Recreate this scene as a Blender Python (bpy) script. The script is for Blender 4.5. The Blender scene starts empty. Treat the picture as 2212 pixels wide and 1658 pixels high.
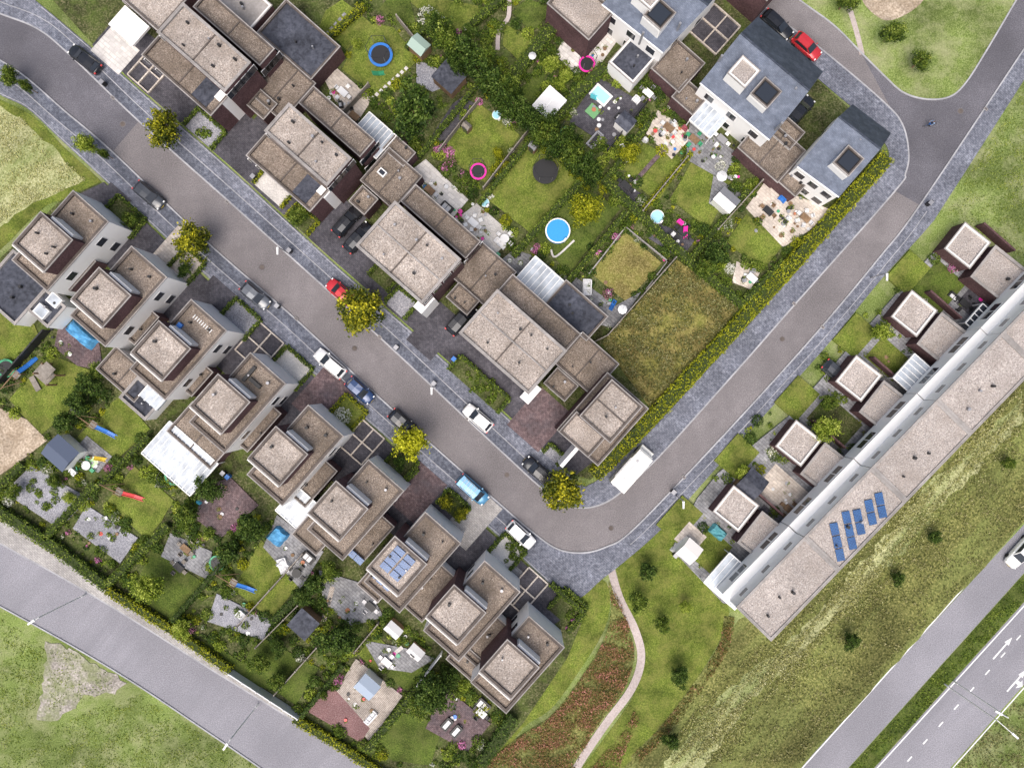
import bpy, math, random, numpy as np
random.seed(7); rng=np.random.default_rng(7)
H=100.;S=17.;CX,CY=1106.,829.
TH=math.radians(41.4); UX,UY=math.cos(TH),math.sin(TH); VX,VY=UY,-UX
sc=bpy.context.scene; COL=sc.collection
def W(px,py,z=0.):
    k=(H-z)/H/S; return ((px-CX)*k,-(py-CY)*k,z)
# ---------------- materials
def nt(name):
    m=bpy.data.materials.new(name); m.use_nodes=True; n=m.node_tree; b=n.nodes['Principled BSDF']; return m,n,b
def P(name,c,rough=.6,metal=0,spec=.4):
    m,n,b=nt(name); b.inputs['Base Color'].default_value=(*c,1); b.inputs['Roughness'].default_value=rough
    b.inputs['Metallic'].default_value=metal; b.inputs['Specular IOR Level'].default_value=spec
    return m
def ramp(n,cols,lo=.3,hi=.7):
    r=n.nodes.new('ShaderNodeValToRGB'); e=r.color_ramp.elements
    k=len(cols)
    for i,c in enumerate(cols):
        p=lo+(hi-lo)*i/max(1,k-1)
        if i<2: e[i].position=p
        else: e.new(p)
    for i,c in enumerate(cols): e[i].color=(*c,1)
    return r
def T(name,cols,scale=5,big=.25,bamt=.35,rough=.9,bump=.3,brick=0,bcol=.6,lo=.3,hi=.7,mid=None,tint=None,wave=0,ang=None,spec=.2,k=1,streak=0,tlo=.45,thi=.68):
    cols=[tuple(min(.86,q*k) for q in c) for c in cols]
    if tint: tint=tuple(q*k for q in tint)
    m,n,b=nt(name); N=n.nodes; L=n.links
    g=N.new('ShaderNodeNewGeometry')
    a=N.new('ShaderNodeTexNoise'); a.inputs['Scale'].default_value=scale; a.inputs['Detail'].default_value=5; a.inputs['Roughness'].default_value=.65
    L.new(g.outputs['Position'],a.inputs['Vector'])
    r=ramp(n,cols,lo,hi); L.new(a.outputs['Fac'],r.inputs['Fac']); col=r.outputs['Color']
    def mul(col,fac,x,y):
        mr=N.new('ShaderNodeMapRange'); mr.inputs[1].default_value=.35; mr.inputs[2].default_value=.65; mr.inputs[3].default_value=x; mr.inputs[4].default_value=y
        L.new(fac,mr.inputs[0]); v=N.new('ShaderNodeVectorMath'); v.operation='SCALE'; L.new(col,v.inputs[0]); L.new(mr.outputs[0],v.inputs['Scale']); return v.outputs[0]
    c=N.new('ShaderNodeTexNoise'); c.inputs['Scale'].default_value=big; c.inputs['Detail'].default_value=4; L.new(g.outputs['Position'],c.inputs['Vector'])
    col=mul(col,c.outputs['Fac'],1-bamt,1+bamt*.7)
    if tint:
        c2=N.new('ShaderNodeTexNoise'); c2.inputs['Scale'].default_value=mid or .6; c2.inputs['Detail'].default_value=6; c2.inputs['Roughness'].default_value=.7
        if streak:
            mp0=N.new('ShaderNodeMapping'); mp0.vector_type='TEXTURE'; mp0.inputs['Rotation'].default_value=(0,0,math.pi/2-TH); mp0.inputs['Scale'].default_value=(streak,1,1); L.new(g.outputs['Position'],mp0.inputs['Vector']); L.new(mp0.outputs[0],c2.inputs['Vector'])
        else: L.new(g.outputs['Position'],c2.inputs['Vector'])
        rr=ramp(n,[(0,0,0),(.85,.85,.85)],tlo,thi); L.new(c2.outputs['Fac'],rr.inputs['Fac'])
        mx=N.new('ShaderNodeMix'); mx.data_type='RGBA'; L.new(rr.outputs['Color'],mx.inputs[0]); L.new(col,mx.inputs[6]); mx.inputs[7].default_value=(*tint,1)
        col=mul(mx.outputs[2],a.outputs['Fac'],.8,1.17)
    if brick or wave:
        mp=N.new('ShaderNodeMapping'); mp.inputs['Rotation'].default_value=(0,0,TH if ang is None else ang); L.new(g.outputs['Position'],mp.inputs['Vector'])
    if brick:
        kk=N.new('ShaderNodeTexBrick'); kk.inputs['Scale'].default_value=brick; kk.inputs['Color1'].default_value=(1,1,1,1); kk.inputs['Color2'].default_value=(.8,.8,.82,1); kk.inputs['Mortar'].default_value=(bcol,bcol,bcol,1); kk.inputs['Mortar Size'].default_value=.025
        L.new(mp.outputs[0],kk.inputs['Vector'])
        mx=N.new('ShaderNodeMix'); mx.data_type='RGBA'; mx.blend_type='MULTIPLY'; mx.inputs[0].default_value=1; L.new(col,mx.inputs[6]); L.new(kk.outputs['Color'],mx.inputs[7]); col=mx.outputs[2]
    if wave:
        kk=N.new('ShaderNodeTexWave'); kk.inputs['Scale'].default_value=wave; kk.bands_direction='X'; kk.inputs['Distortion'].default_value=0; L.new(mp.outputs[0],kk.inputs['Vector']); 
        rr=ramp(n,[(bcol,)*3,(1,1,1)],.05,.3); L.new(kk.outputs['Fac'],rr.inputs['Fac'])
        mx=N.new('ShaderNodeMix'); mx.data_type='RGBA'; mx.blend_type='MULTIPLY'; mx.inputs[0].default_value=1; L.new(col,mx.inputs[6]); L.new(rr.outputs['Color'],mx.inputs[7]); col=mx.outputs[2]
    L.new(col,b.inputs['Base Color']); b.inputs['Roughness'].default_value=rough; b.inputs['Specular IOR Level'].default_value=spec
    if bump:
        bp=N.new('ShaderNodeBump'); bp.inputs['Strength'].default_value=bump; bp.inputs['Distance'].default_value=.1; L.new(a.outputs['Fac'],bp.inputs['Height']); L.new(bp.outputs[0],b.inputs['Normal'])
    return m
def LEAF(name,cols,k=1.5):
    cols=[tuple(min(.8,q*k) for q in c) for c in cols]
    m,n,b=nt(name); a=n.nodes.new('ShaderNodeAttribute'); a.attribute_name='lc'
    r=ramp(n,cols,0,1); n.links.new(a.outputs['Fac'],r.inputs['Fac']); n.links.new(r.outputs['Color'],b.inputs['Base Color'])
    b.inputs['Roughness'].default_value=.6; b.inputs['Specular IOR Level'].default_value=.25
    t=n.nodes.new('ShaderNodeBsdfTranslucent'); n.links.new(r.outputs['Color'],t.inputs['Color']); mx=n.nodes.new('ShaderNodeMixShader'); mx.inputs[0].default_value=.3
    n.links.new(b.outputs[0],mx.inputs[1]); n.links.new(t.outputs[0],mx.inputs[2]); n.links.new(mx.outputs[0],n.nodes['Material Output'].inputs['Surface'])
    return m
asph=T('asphalt_brown',[(.13,.118,.122),(.185,.17,.175),(.255,.236,.24)],9,.12,.2,bump=.15,mid=.25,tint=(.152,.14,.145))
asphd=T('asphalt_dark',[(.085,.083,.098),(.122,.118,.136),(.175,.17,.187)],9,.12,.25,bump=.15,mid=.3,tint=(.1,.097,.112))
asphl=T('asphalt_light',[(.19,.185,.21),(.245,.24,.268),(.32,.315,.34)],9,.1,.14,bump=.15,mid=.2,tint=(.2,.197,.22),streak=8)
pave=T('paver_bluegrey',[(.13,.14,.178),(.19,.202,.245),(.27,.28,.328)],3,.25,.25,brick=1.1,bcol=.58,mid=.4,tint=(.15,.157,.192))
paveP=T('paver_parking_bay',[(.1,.11,.145),(.145,.157,.197),(.21,.222,.26)],3,.25,.3,brick=1.3,bcol=.58,mid=.4,tint=(.11,.118,.147))
pavel=T('paver_light',[(.33,.315,.305),(.41,.39,.375),(.5,.48,.46)],3,.2,.2,brick=1.1,bcol=.6)
paved=T('paver_dark',[(.055,.053,.064),(.087,.083,.096),(.13,.123,.14)],3,.3,.3,brick=1.3,bcol=.55)
paver=T('paver_red',[(.12,.082,.087),(.165,.117,.122),(.22,.162,.163)],3,.3,.3,brick=1.3,bcol=.55,mid=.5,tint=(.12,.1,.11))
paveb=T('tile_beige',[(.5,.43,.37),(.6,.53,.46),(.7,.63,.56)],2,.3,.2,brick=.7,bcol=.7)
pavew=T('tile_white',[(.58,.55,.52),(.66,.63,.6),(.74,.71,.68)],2,.3,.15,brick=.5,bcol=.75)
paveg=T('tile_grey',[(.19,.19,.2),(.27,.27,.28),(.36,.36,.365)],2,.3,.3,brick=.7,bcol=.6)
kerbm=T('kerb_concrete',[(.3,.3,.32),(.4,.4,.42)],3,.3,.2,bump=0)
lawn=T('lawn_green',[(.05,.078,.011),(.108,.145,.02),(.195,.22,.048)],7,.3,.38,mid=.5,tint=(.175,.18,.045))
lawnd=T('lawn_dark',[(.032,.056,.008),(.066,.098,.015),(.12,.15,.03)],7,.35,.4,mid=.5,tint=(.1,.118,.03))
lawny=T('lawn_bright',[(.075,.12,.022),(.15,.2,.05),(.24,.285,.11)],7,.12,.38,mid=.25,tint=(.29,.3,.155))
dry=T('dry_grass',[(.11,.095,.025),(.21,.175,.055),(.35,.295,.125)],6,.3,.35,mid=.3,tint=(.14,.155,.03))
strawg=T('straw_grass',[(.23,.25,.1),(.36,.37,.18),(.5,.49,.3)],5,.12,.25,mid=.25,tint=(.14,.19,.045),streak=6)
mead=T('meadow',[(.05,.062,.014),(.115,.12,.035),(.24,.22,.085)],4,.1,.45,mid=.22,tint=(.17,.2,.06),k=1.1,streak=6)
soil=T('ground_cover',[(.026,.034,.01),(.065,.076,.024),(.17,.15,.09)],5,.35,.45,mid=.5,tint=(.085,.12,.025))
sand=T('sand_dirt',[(.3,.24,.17),(.42,.34,.26),(.52,.44,.35)],4,.3,.25,mid=.4,tint=(.24,.18,.12))
dirt=T('pale_dirt',[(.24,.22,.19),(.34,.31,.28),(.46,.42,.39)],4,.3,.3,mid=.35,tint=(.19,.21,.1),tlo=.42,thi=.6)
pebb=T('pebbles_grey',[(.1,.1,.12),(.25,.25,.28),(.5,.5,.52)],9,.3,.2)
pebr=T('pebbles_red',[(.1,.05,.05),(.2,.11,.11),(.35,.25,.24)],9,.3,.2)
pebw=T('pebbles_white',[(.35,.33,.32),(.5,.48,.46),(.68,.66,.63)],9,.3,.2)
path=T('path_gravel',[(.32,.27,.25),(.42,.36,.34),(.5,.44,.42)],6,.2,.15)
deck=T('timber_deck',[(.27,.23,.2),(.4,.35,.31),(.5,.45,.4)],3,.4,.25,wave=1.6,bcol=.45)
GR=T('roof_gravel',[(.1,.082,.07),(.32,.275,.245),(.4,.35,.315),(.62,.56,.51)],7,.25,.2,lo=.28,hi=.72,mid=.35,tint=(.26,.22,.19),bump=.8)
GB=T('roof_gravel_brown',[(.06,.047,.037),(.195,.157,.13),(.25,.205,.17),(.43,.375,.32)],7,.25,.28,lo=.28,hi=.72,mid=.35,tint=(.14,.112,.088),bump=.8)
GP=T('roof_gravel_pink',[(.15,.128,.117),(.355,.315,.295),(.41,.368,.343),(.61,.56,.525)],7,.2,.15,lo=.28,hi=.72,mid=.3,tint=(.3,.262,.237),bump=.8)
BIT=T('bitumen',[(.036,.04,.054),(.06,.065,.086),(.09,.096,.12)],2,.3,.35,rough=.7,mid=.5,tint=(.048,.052,.068))
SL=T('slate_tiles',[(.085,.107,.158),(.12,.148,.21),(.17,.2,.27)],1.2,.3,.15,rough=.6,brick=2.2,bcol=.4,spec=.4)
SLD=T('slate_shaded',[(.045,.055,.08),(.066,.08,.11),(.09,.105,.14)],1.2,.3,.15,rough=.6,brick=2.2,bcol=.6)  # same slate, darkened: shade of the slope facing away put into its colour
BR=T('brick_dark',[(.06,.032,.035),(.1,.056,.06),(.15,.09,.09)],5,.5,.2)
WH=T('render_white',[(.83,.82,.81),(.86,.855,.85)],1,.3,.03,bump=0)
CO=T('coping_brown',[(.085,.07,.063),(.135,.115,.104)],3,.5,.2,bump=0); CW=P('coping_white',(.68,.66,.64)); CG=T('coping_grey',[(.25,.23,.22),(.34,.32,.31)],3,.5,.2,bump=0)
GL=P('window_glass',(.025,.03,.04),.08,0,.6); FR=P('frame_white',(.78,.78,.78),.4)
BK=P('black_plastic',(.018,.018,.02),.5); GY=P('grey_metal',(.3,.3,.32),.4,.4); LG=P('light_fabric',(.62,.62,.63),.8)
WD=T('wood',[(.16,.1,.06),(.27,.18,.11)],3,.5,.2,bump=.1); WDG=T('wood_grey',[(.17,.15,.13),(.3,.27,.24)],3,.5,.2,bump=.1)
BL=P('blue_plastic',(.03,.16,.5),.4); BLT=T('blue_tarp',[(.05,.2,.4),(.1,.32,.55)],1.5,.8,.3,rough=.5,bump=.8); RD=P('red_plastic',(.6,.06,.06),.4); PK=P('pink_plastic',(.75,.03,.35),.4)
GN=P('green_plastic',(.05,.3,.15),.4); TQ=P('turquoise',(.1,.5,.55),.3); WT=P('pool_water',(.04,.3,.62),.08,0,.6); WT2=P('paddling_water',(.35,.65,.75),.1)
SO=T('solar_cells',[(.02,.06,.16),(.03,.09,.22)],1,.3,.1,rough=.25,brick=1.4,bcol=2.2,bump=0,spec=.5,ang=math.radians(-12))
YL=P('yellow_plastic',(.7,.5,.05),.5); WPAINT=T('road_paint',[(.5,.5,.5),(.75,.75,.76),(.8,.8,.8)],6,.5,.1,bump=0); SKIN=P('skin',(.5,.3,.22)); RUB=P('rubber',(.02,.02,.02),.7)
NAVY=P('navy_panel',(.07,.09,.14),.5); GALV=P('galvanised_light',(.7,.7,.7),.5)
CANm=T('canopy_panel',[(.36,.4,.45),(.46,.5,.55)],1,.5,.25,rough=.25,bump=0,spec=.6)
ROADSTAIN=T('road_stain',[(.12,.11,.115),(.16,.145,.15)],6,.3,.2,bump=0)
lf={}
lf['st']=LEAF('leaves_street',[(.022,.038,.004),(.075,.095,.008),(.2,.2,.012),(.5,.45,.02)],1.3)
lf['ye']=LEAF('leaves_yellow',[(.09,.11,.005),(.25,.27,.01),(.42,.42,.02),(.6,.58,.05)],1.3)
lf['dk']=LEAF('leaves_dark',[(.01,.024,.004),(.03,.058,.01),(.063,.11,.015),(.14,.19,.04)],1.3)
lf['md']=LEAF('leaves_mid',[(.017,.036,.006),(.055,.093,.012),(.125,.178,.02),(.26,.3,.06)],1.3)
lf['lt']=LEAF('leaves_light',[(.06,.1,.01),(.155,.21,.02),(.26,.32,.04),(.42,.46,.1)],1.3)
lf['hy']=LEAF('leaves_hedge_yellow',[(.055,.077,.004),(.15,.173,.008),(.27,.285,.012),(.42,.4,.03)],1.3)
lf['wf']=LEAF('leaves_white_flower',[(.05,.1,.015),(.12,.18,.03),(.6,.6,.5),(.8,.8,.75)],1)
lf['pf']=LEAF('leaves_pink_flower',[(.04,.08,.015),(.12,.15,.03),(.5,.15,.35),(.65,.3,.5)],1.1)
lf['rf']=LEAF('leaves_rose_bed',[(.06,.065,.01),(.15,.13,.03),(.26,.15,.07),(.52,.23,.19)],1.15)
lf['sg']=LEAF('leaves_straw',[(.16,.18,.04),(.3,.3,.1),(.44,.43,.2),(.55,.52,.32)],1.15)
lf['mg']=LEAF('leaves_meadow',[(.04,.052,.01),(.1,.112,.03),(.2,.2,.075),(.36,.33,.17)],1.2)
# ---------------- mesh helpers
def obj(name,verts,faces,mats,mi=None,parent=None,loc=(0,0,0),smooth=False):
    me=bpy.data.meshes.new(name); me.from_pydata(verts,[],faces)
    for m in (mats if isinstance(mats,(list,tuple)) else [mats]): me.materials.append(m)
    if mi: me.polygons.foreach_set('material_index',mi)
    if smooth: me.polygons.foreach_set('use_smooth',[True]*len(me.polygons))
    me.update(); o=bpy.data.objects.new(name,me); COL.objects.link(o); o.location=loc
    if parent: o.parent=parent
    return o
def ccw(p):
    a=sum(p[i][0]*p[(i+1)%len(p)][1]-p[(i+1)%len(p)][0]*p[i][1] for i in range(len(p)))
    return p if a>0 else p[::-1]
def prism(p,z0,z1):
    p=ccw([(q[0],q[1]) for q in p]); n=len(p)
    v=[(x,y,z0) for x,y in p]+[(x,y,z1) for x,y in p]
    f=[tuple(range(n,2*n))]+[(i,(i+1)%n,n+(i+1)%n,n+i) for i in range(n)]
    return v,f
CLEAR=[]; cnt=[0]
def cat(pts,k=6,closed=False):
    out=[];n=len(pts)
    for i in range(n if closed else n-1):
        g=lambda j:pts[j%n] if closed else pts[max(0,min(n-1,j))]
        a,b,c,d=g(i-1),g(i),g(i+1),g(i+2)
        for s in range(k):
            t=s/k
            out.append(tuple(.5*(2*b[q]+(c[q]-a[q])*t+(2*a[q]-5*b[q]+4*c[q]-d[q])*t*t+(3*b[q]-a[q]-3*c[q]+d[q])*t**3) for q in (0,1)))
    if not closed: out.append(pts[-1])
    return out
def rough(pts,amp=5,step=14):
    out=[];n=len(pts)
    for i in range(n):
        a,b=pts[i],pts[(i+1)%n]; l=math.hypot(b[0]-a[0],b[1]-a[1]); m=max(1,int(l/step))
        for s in range(m): t=s/m; out.append((a[0]+(b[0]-a[0])*t+random.uniform(-amp,amp),a[1]+(b[1]-a[1])*t+random.uniform(-amp,amp)))
    return out
def sheet(name,pts,mat,base=.1,clear=False,z=None):
    if z is None: cnt[0]+=1; z=base+.002*cnt[0]
    v,f=prism([W(*p) for p in pts],-.05,z); 
    if clear: CLEAR.append(list(pts))
    return obj(name,v,f,mat)
def off(pts,d):
    out=[]
    for i,p in enumerate(pts):
        a=pts[max(0,i-1)];b=pts[min(len(pts)-1,i+1)]; dx,dy=b[0]-a[0],b[1]-a[1]; l=math.hypot(dx,dy) or 1
        out.append((p[0]-dy/l*d,p[1]+dx/l*d))
    return out
def strippts(pts,w): return off(pts,w/2)+off(pts,-w/2)[::-1]
def strip(name,pts,w,mat,base=.1,clear=False,z=None,smooth=True):
    if smooth and len(pts)>2: pts=cat(pts)
    return sheet(name,strippts(pts,w),mat,base,clear,z)
def rect(cx,cy,lu,lv,da=0):
    a=TH+math.radians(da); ux,uy=math.cos(a),math.sin(a); vx,vy=uy,-ux
    return [(cx+ux*lu/2*i+vx*lv/2*j,cy+uy*lu/2*i+vy*lv/2*j) for i,j in((-1,-1),(1,-1),(1,1),(-1,1))]
class G:
    def __init__(s,name,px,py):
        s.name=name; s.o=W(px,py); s.p={}
    def add(s,part,mat,v,f):
        d=s.p.setdefault(part,[[],[],[],[]]); k=len(d[0])
        d[0]+=[(a[0]-s.o[0],a[1]-s.o[1],a[2]) for a in v]; d[1]+=[tuple(i+k for i in q) for q in f]
        if mat not in d[2]: d[2].append(mat)
        d[3]+=[d[2].index(mat)]*len(f)
    def pr(s,part,mat,p,z0,z1):
        v,f=prism(p,z0,z1); s.add(part,mat,v,f)
    def prpx(s,part,mat,pts,z0,z1): s.pr(part,mat,[W(a,b,z1) for a,b in pts],z0,z1)
    def flat(s,pts,z,wall,roof,cop=None,z0=0,t=.28,par=.3,clear=True,front=None):
        z+=random.uniform(0,.04); cop=cop or CO
        p=ccw([W(a,b,z)[:2] for a,b in pts]); n=len(p)
        if clear: CLEAR.append([(CX+a*S,CY-b*S) for a,b in p])
        v=[(x,y,z0) for x,y in p]+[(x,y,z) for x,y in p]
        f=[(i,(i+1)%n,n+(i+1)%n,n+i) for i in range(n)]
        s.add('walls',wall,v,f)
        def inset(p,t):
            q=[]
            for i in range(n):
                a,b,c=p[i-1],p[i],p[(i+1)%n]
                def nr(a,b):
                    dx,dy=b[0]-a[0],b[1]-a[1]; l=math.hypot(dx,dy); return (-dy/l,dx/l)
                n1,n2=nr(a,b),nr(b,c); k=t/(1+n1[0]*n2[0]+n1[1]*n2[1]); q.append((b[0]+(n1[0]+n2[0])*k,b[1]+(n1[1]+n2[1])*k))
            return q
        q=inset(p,t); e=inset(p,-.05)
        v=[(x,y,z) for x,y in p]+[(x,y,z) for x,y in q]+[(x,y,z-par) for x,y in q]
        f=[(i,(i+1)%n,n+(i+1)%n,n+i) for i in range(n)]+[(n+i,n+(i+1)%n,2*n+(i+1)%n,2*n+i) for i in range(n)]
        s.add('parapet',cop,v,f); s.add('roof',roof,[(x,y,z-par) for x,y in q],[tuple(range(n))])
        ei=inset(p,.07)
        v=[(x,y,z-.1) for x,y in e]+[(x,y,z+.03) for x,y in e]+[(x,y,z+.03) for x,y in ei]+[(x,y,z-.01) for x,y in ei]
        s.add('roof_edge_trim',CG,v,[(i,(i+1)%n,n+(i+1)%n,n+i) for i in range(n)]+[(n+i,n+(i+1)%n,2*n+(i+1)%n,2*n+i) for i in range(n)]+[(2*n+i,2*n+(i+1)%n,3*n+(i+1)%n,3*n+i) for i in range(n)])
        s.lastz=z-par; return p
    def wins(s,p,side,rows,n,w=1.2,h=1.3,mat=None):
        a,b=p[side],p[(side+1)%len(p)]; dx,dy=b[0]-a[0],b[1]-a[1]; l=math.hypot(dx,dy); dx/=l;dy/=l; nx,ny=dy,-dx
        for z in rows:
            for i in range(n):
                c=(i+.5)/n*l
                for ww,hh,o,m,part in((w+.12,h+.12,.03,FR,'window_frames'),(w,h,.05,GL,'window_glass')):
                    x0,y0=a[0]+dx*(c-ww/2),a[1]+dy*(c-ww/2); x1,y1=x0+dx*ww,y0+dy*ww
                    s.pr(part,m,[(x0-nx*.05,y0-ny*.05),(x1-nx*.05,y1-ny*.05),(x1+nx*o,y1+ny*o),(x0+nx*o,y0+ny*o)],z-hh/2,z+hh/2)
    def box(s,part,mat,px,py,lu,lv,z0,z1,da=0):
        s.prpx(part,mat,rect(px,py,lu,lv,da),z0,z1)
    def cyl(s,part,mat,px,py,r,z0,z1,n=12,r2=None):
        c=W(px,py,z1); r2=r if r2 is None else r2
        v=[(c[0]+r*math.cos(i*6.2832/n),c[1]+r*math.sin(i*6.2832/n),z0) for i in range(n)]+[(c[0]+r2*math.cos(i*6.2832/n),c[1]+r2*math.sin(i*6.2832/n),z1) for i in range(n)]
        s.add(part,mat,v,[tuple(range(n,2*n)),tuple(range(n))[::-1]]+[(i,(i+1)%n,n+(i+1)%n,n+i) for i in range(n)])
    def tube(s,part,mat,a,b,r=.04,n=6):
        a=np.array(a,float);b=np.array(b,float); d=b-a; d/=np.linalg.norm(d); e=np.cross(d,(0,0,1) if abs(d[2])<.9 else (1,0,0)); e/=np.linalg.norm(e); g=np.cross(d,e)
        v=[tuple(c+r*(math.cos(t)*e+math.sin(t)*g)) for c in(a,b) for t in [i*6.2832/n for i in range(n)]]
        s.add(part,mat,v,[tuple(range(n))[::-1],tuple(range(n,2*n))]+[(i,(i+1)%n,n+(i+1)%n,n+i) for i in range(n)])
    def vents(s,pts,z):
        for x,y in pts: s.cyl('roof_vent',random.choice([BK,BK,GY]),x,y,random.uniform(.1,.2),z-.1,z+random.uniform(.4,.7),8)
    def done(s):
        e=bpy.data.objects.new(s.name,None); COL.objects.link(e); e.location=s.o; e.empty_display_size=.5
        for k,d in s.p.items(): obj(k,d[0],d[1],d[2],d[3],e)
        return e
def leafmesh(name,c,size,shade,mat,up=.0,extra=None):
    n=len(c); nrm=rng.normal(size=(n,3)); nrm[:,2]=np.abs(nrm[:,2])+up; nrm/=np.linalg.norm(nrm,axis=1)[:,None]
    r=rng.normal(size=(n,3)); a=np.cross(nrm,r); a/=np.linalg.norm(a,axis=1)[:,None]; b=np.cross(nrm,a)
    s=(np.asarray(size)*rng.uniform(.6,1.3,n))[:,None]
    v=np.stack([c-a*s,c-b*s*.55,c+a*s,c+b*s*.55],1).reshape(-1,3); ev,ef=([],[]) if extra is None else extra
    me=bpy.data.meshes.new(name)
    V_=np.vstack([v,np.array(ev)]) if len(ev) else v
    me.vertices.add(len(V_)); me.vertices.foreach_set('co',V_.astype(np.float32).ravel())
    lp=np.arange(4*n); st=np.arange(0,4*n,4)
    if len(ef):
        ex=np.array(ef)+4*n; lp=np.concatenate([lp,ex.ravel()]); st=np.concatenate([st,4*n+np.arange(0,4*len(ef),4)])
    me.loops.add(len(lp)); me.loops.foreach_set('vertex_index',lp.astype(np.int32))
    me.polygons.add(len(st)); me.polygons.foreach_set('loop_start',st.astype(np.int32))
    mats=mat if isinstance(mat,(list,tuple)) else [mat]
    for m in mats: me.materials.append(m)
    if len(ef): me.polygons.foreach_set('material_index',np.array([0]*n+[1]*len(ef),dtype=np.int32))
    at=me.attributes.new('lc','FLOAT','FACE'); at.data.foreach_set('value',np.concatenate([np.clip(shade,0,1),np.full(len(ef),.1)]).astype(np.float32))
    me.update(calc_edges=True); me.validate(); return me
def tubeq(a,b,r0,r1,n=6):
    a=np.array(a,float);b=np.array(b,float);d=b-a;d/=np.linalg.norm(d);e=np.cross(d,(.3,1,.1));e/=np.linalg.norm(e);g=np.cross(d,e)
    v=[a+r0*(math.cos(t)*e+math.sin(t)*g) for t in [i*6.2832/n for i in range(n)]]+[b+r1*(math.cos(t)*e+math.sin(t)*g) for t in [i*6.2832/n for i in range(n)]]
    return v,[(i,(i+1)%n,n+(i+1)%n,n+i) for i in range(n)]
TM={}
def treemesh(kind,var):
    k=(kind,var)
    if k in TM: return TM[k]
    nc=92; cs=[];sh=[]
    ev=[];ef=[]
    def addt(q):
        b=len(ev); ev.extend(q[0]); ef.extend([tuple(i+b for i in f) for f in q[1]])
    addt(tubeq((0,0,-1.4),(0,0,-.1),.07,.045))
    ph=rng.uniform(0,6.28,4)
    for i in range(nc):
        d=rng.normal(size=3); d/=np.linalg.norm(d); th=math.atan2(d[1],d[0])
        rr=.78+.11*math.sin(2*th+ph[0])+.09*math.sin(3*th+ph[1])+.07*math.sin(5*th+ph[2])
        q=d*rr*rng.uniform(.4,1.05); q[2]*=.75
        if i%6==0: addt(tubeq((0,0,-.5+rng.uniform(0,.3)),q,.03,.01,4))
        m=int(rng.integers(28,55)); lo=rng.normal(size=(m,3))*rng.uniform(.07,.13)
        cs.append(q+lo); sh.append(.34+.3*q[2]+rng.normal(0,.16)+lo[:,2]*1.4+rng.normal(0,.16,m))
    c=np.vstack(cs); s=np.concatenate(sh)
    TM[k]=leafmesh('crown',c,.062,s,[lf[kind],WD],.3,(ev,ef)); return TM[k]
def tree(x,y,rpx,kind='st',h=None,name=None):
    r=rpx/S; h=h or max(r*1.5,1.6); w=W(x,y,h); r*=(H-h)/H
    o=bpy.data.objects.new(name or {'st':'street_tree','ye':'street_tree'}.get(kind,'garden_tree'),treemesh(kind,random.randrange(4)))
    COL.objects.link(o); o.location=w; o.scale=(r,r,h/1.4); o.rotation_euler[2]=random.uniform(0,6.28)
def shrubs(name,items,mat,leaf=.13,dens=38):
    cs=[];sh=[]
    for (x,y,r,b) in items:
        m=int(max(14,min(260,dens*r*r*9))); d=rng.normal(size=(m,3)); d/=np.linalg.norm(d,axis=1)[:,None]; d[:,2]=np.abs(d[:,2])
        rad=r*rng.uniform(.65,1.1,m)[:,None]; w=W(x,y)
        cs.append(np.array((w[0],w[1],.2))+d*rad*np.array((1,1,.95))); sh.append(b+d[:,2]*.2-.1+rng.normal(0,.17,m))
    if not cs: return
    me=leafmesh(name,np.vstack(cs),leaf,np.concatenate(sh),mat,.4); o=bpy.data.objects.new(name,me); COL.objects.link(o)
def hedge(pts,w,h=1.5,kind='md',smooth=False,name='hedge'):
    if smooth: pts=cat(pts,5)
    wp=[W(*p)[:2] for p in pts]; ww=w/S
    core=prism([W(*p) for p in strippts(pts,w*.75)],0,h*.85)
    cs=[];sh=[]
    for a,b in zip(wp,wp[1:]):
        a=np.array(a);b=np.array(b);l=np.linalg.norm(b-a);d=(b-a)/l;nn=np.array((-d[1],d[0]))
        m=int(l*ww*38)+8; t=rng.uniform(-.01,1.01,m); s=rng.uniform(-.5,.5,m); lump=.12*np.sin(t*l*1.3+s*3)+.08*np.sin(t*l*3.1)
        s=s*(1+lump*1.8)
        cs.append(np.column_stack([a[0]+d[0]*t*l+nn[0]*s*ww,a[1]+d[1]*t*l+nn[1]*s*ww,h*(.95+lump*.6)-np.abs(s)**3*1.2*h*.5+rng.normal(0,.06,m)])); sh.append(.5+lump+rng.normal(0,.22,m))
        for sg in(-1,1):
            m=int(l*h*24)+4; t=rng.uniform(0,1,m); z=rng.uniform(0,h,m); oo=ww*.48*sg
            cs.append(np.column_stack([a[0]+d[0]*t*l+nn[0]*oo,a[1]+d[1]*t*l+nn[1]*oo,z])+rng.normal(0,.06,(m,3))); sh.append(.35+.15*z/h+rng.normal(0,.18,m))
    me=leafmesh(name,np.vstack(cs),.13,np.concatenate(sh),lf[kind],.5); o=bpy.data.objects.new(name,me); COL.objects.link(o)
    obj('core',core[0],core[1],HC,parent=o); CLEAR.append(strippts(pts,w+6))
HC=P('hedge_core',(.03,.045,.008),.9)
def fence(pts,h=1.7,mat=None,w=2,name='garden_fence'):
    mat=mat or WDG; g=G(name,*pts[0])
    g.pr('boards',mat,[W(*p) for p in strippts(pts,w)],0,h)
    for a,b in zip(pts,pts[1:]):
        n=max(1,int(math.hypot(b[0]-a[0],b[1]-a[1])/32))
        for i in range(n+1):
            x,y=a[0]+(b[0]-a[0])*i/n,a[1]+(b[1]-a[1])*i/n; q=W(x,y); g.pr('posts',mat,[(q[0]-.09,q[1]-.09),(q[0]+.09,q[1]-.09),(q[0]+.09,q[1]+.09),(q[0]-.09,q[1]+.09)],0,h+.1)
    g.done()
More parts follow.
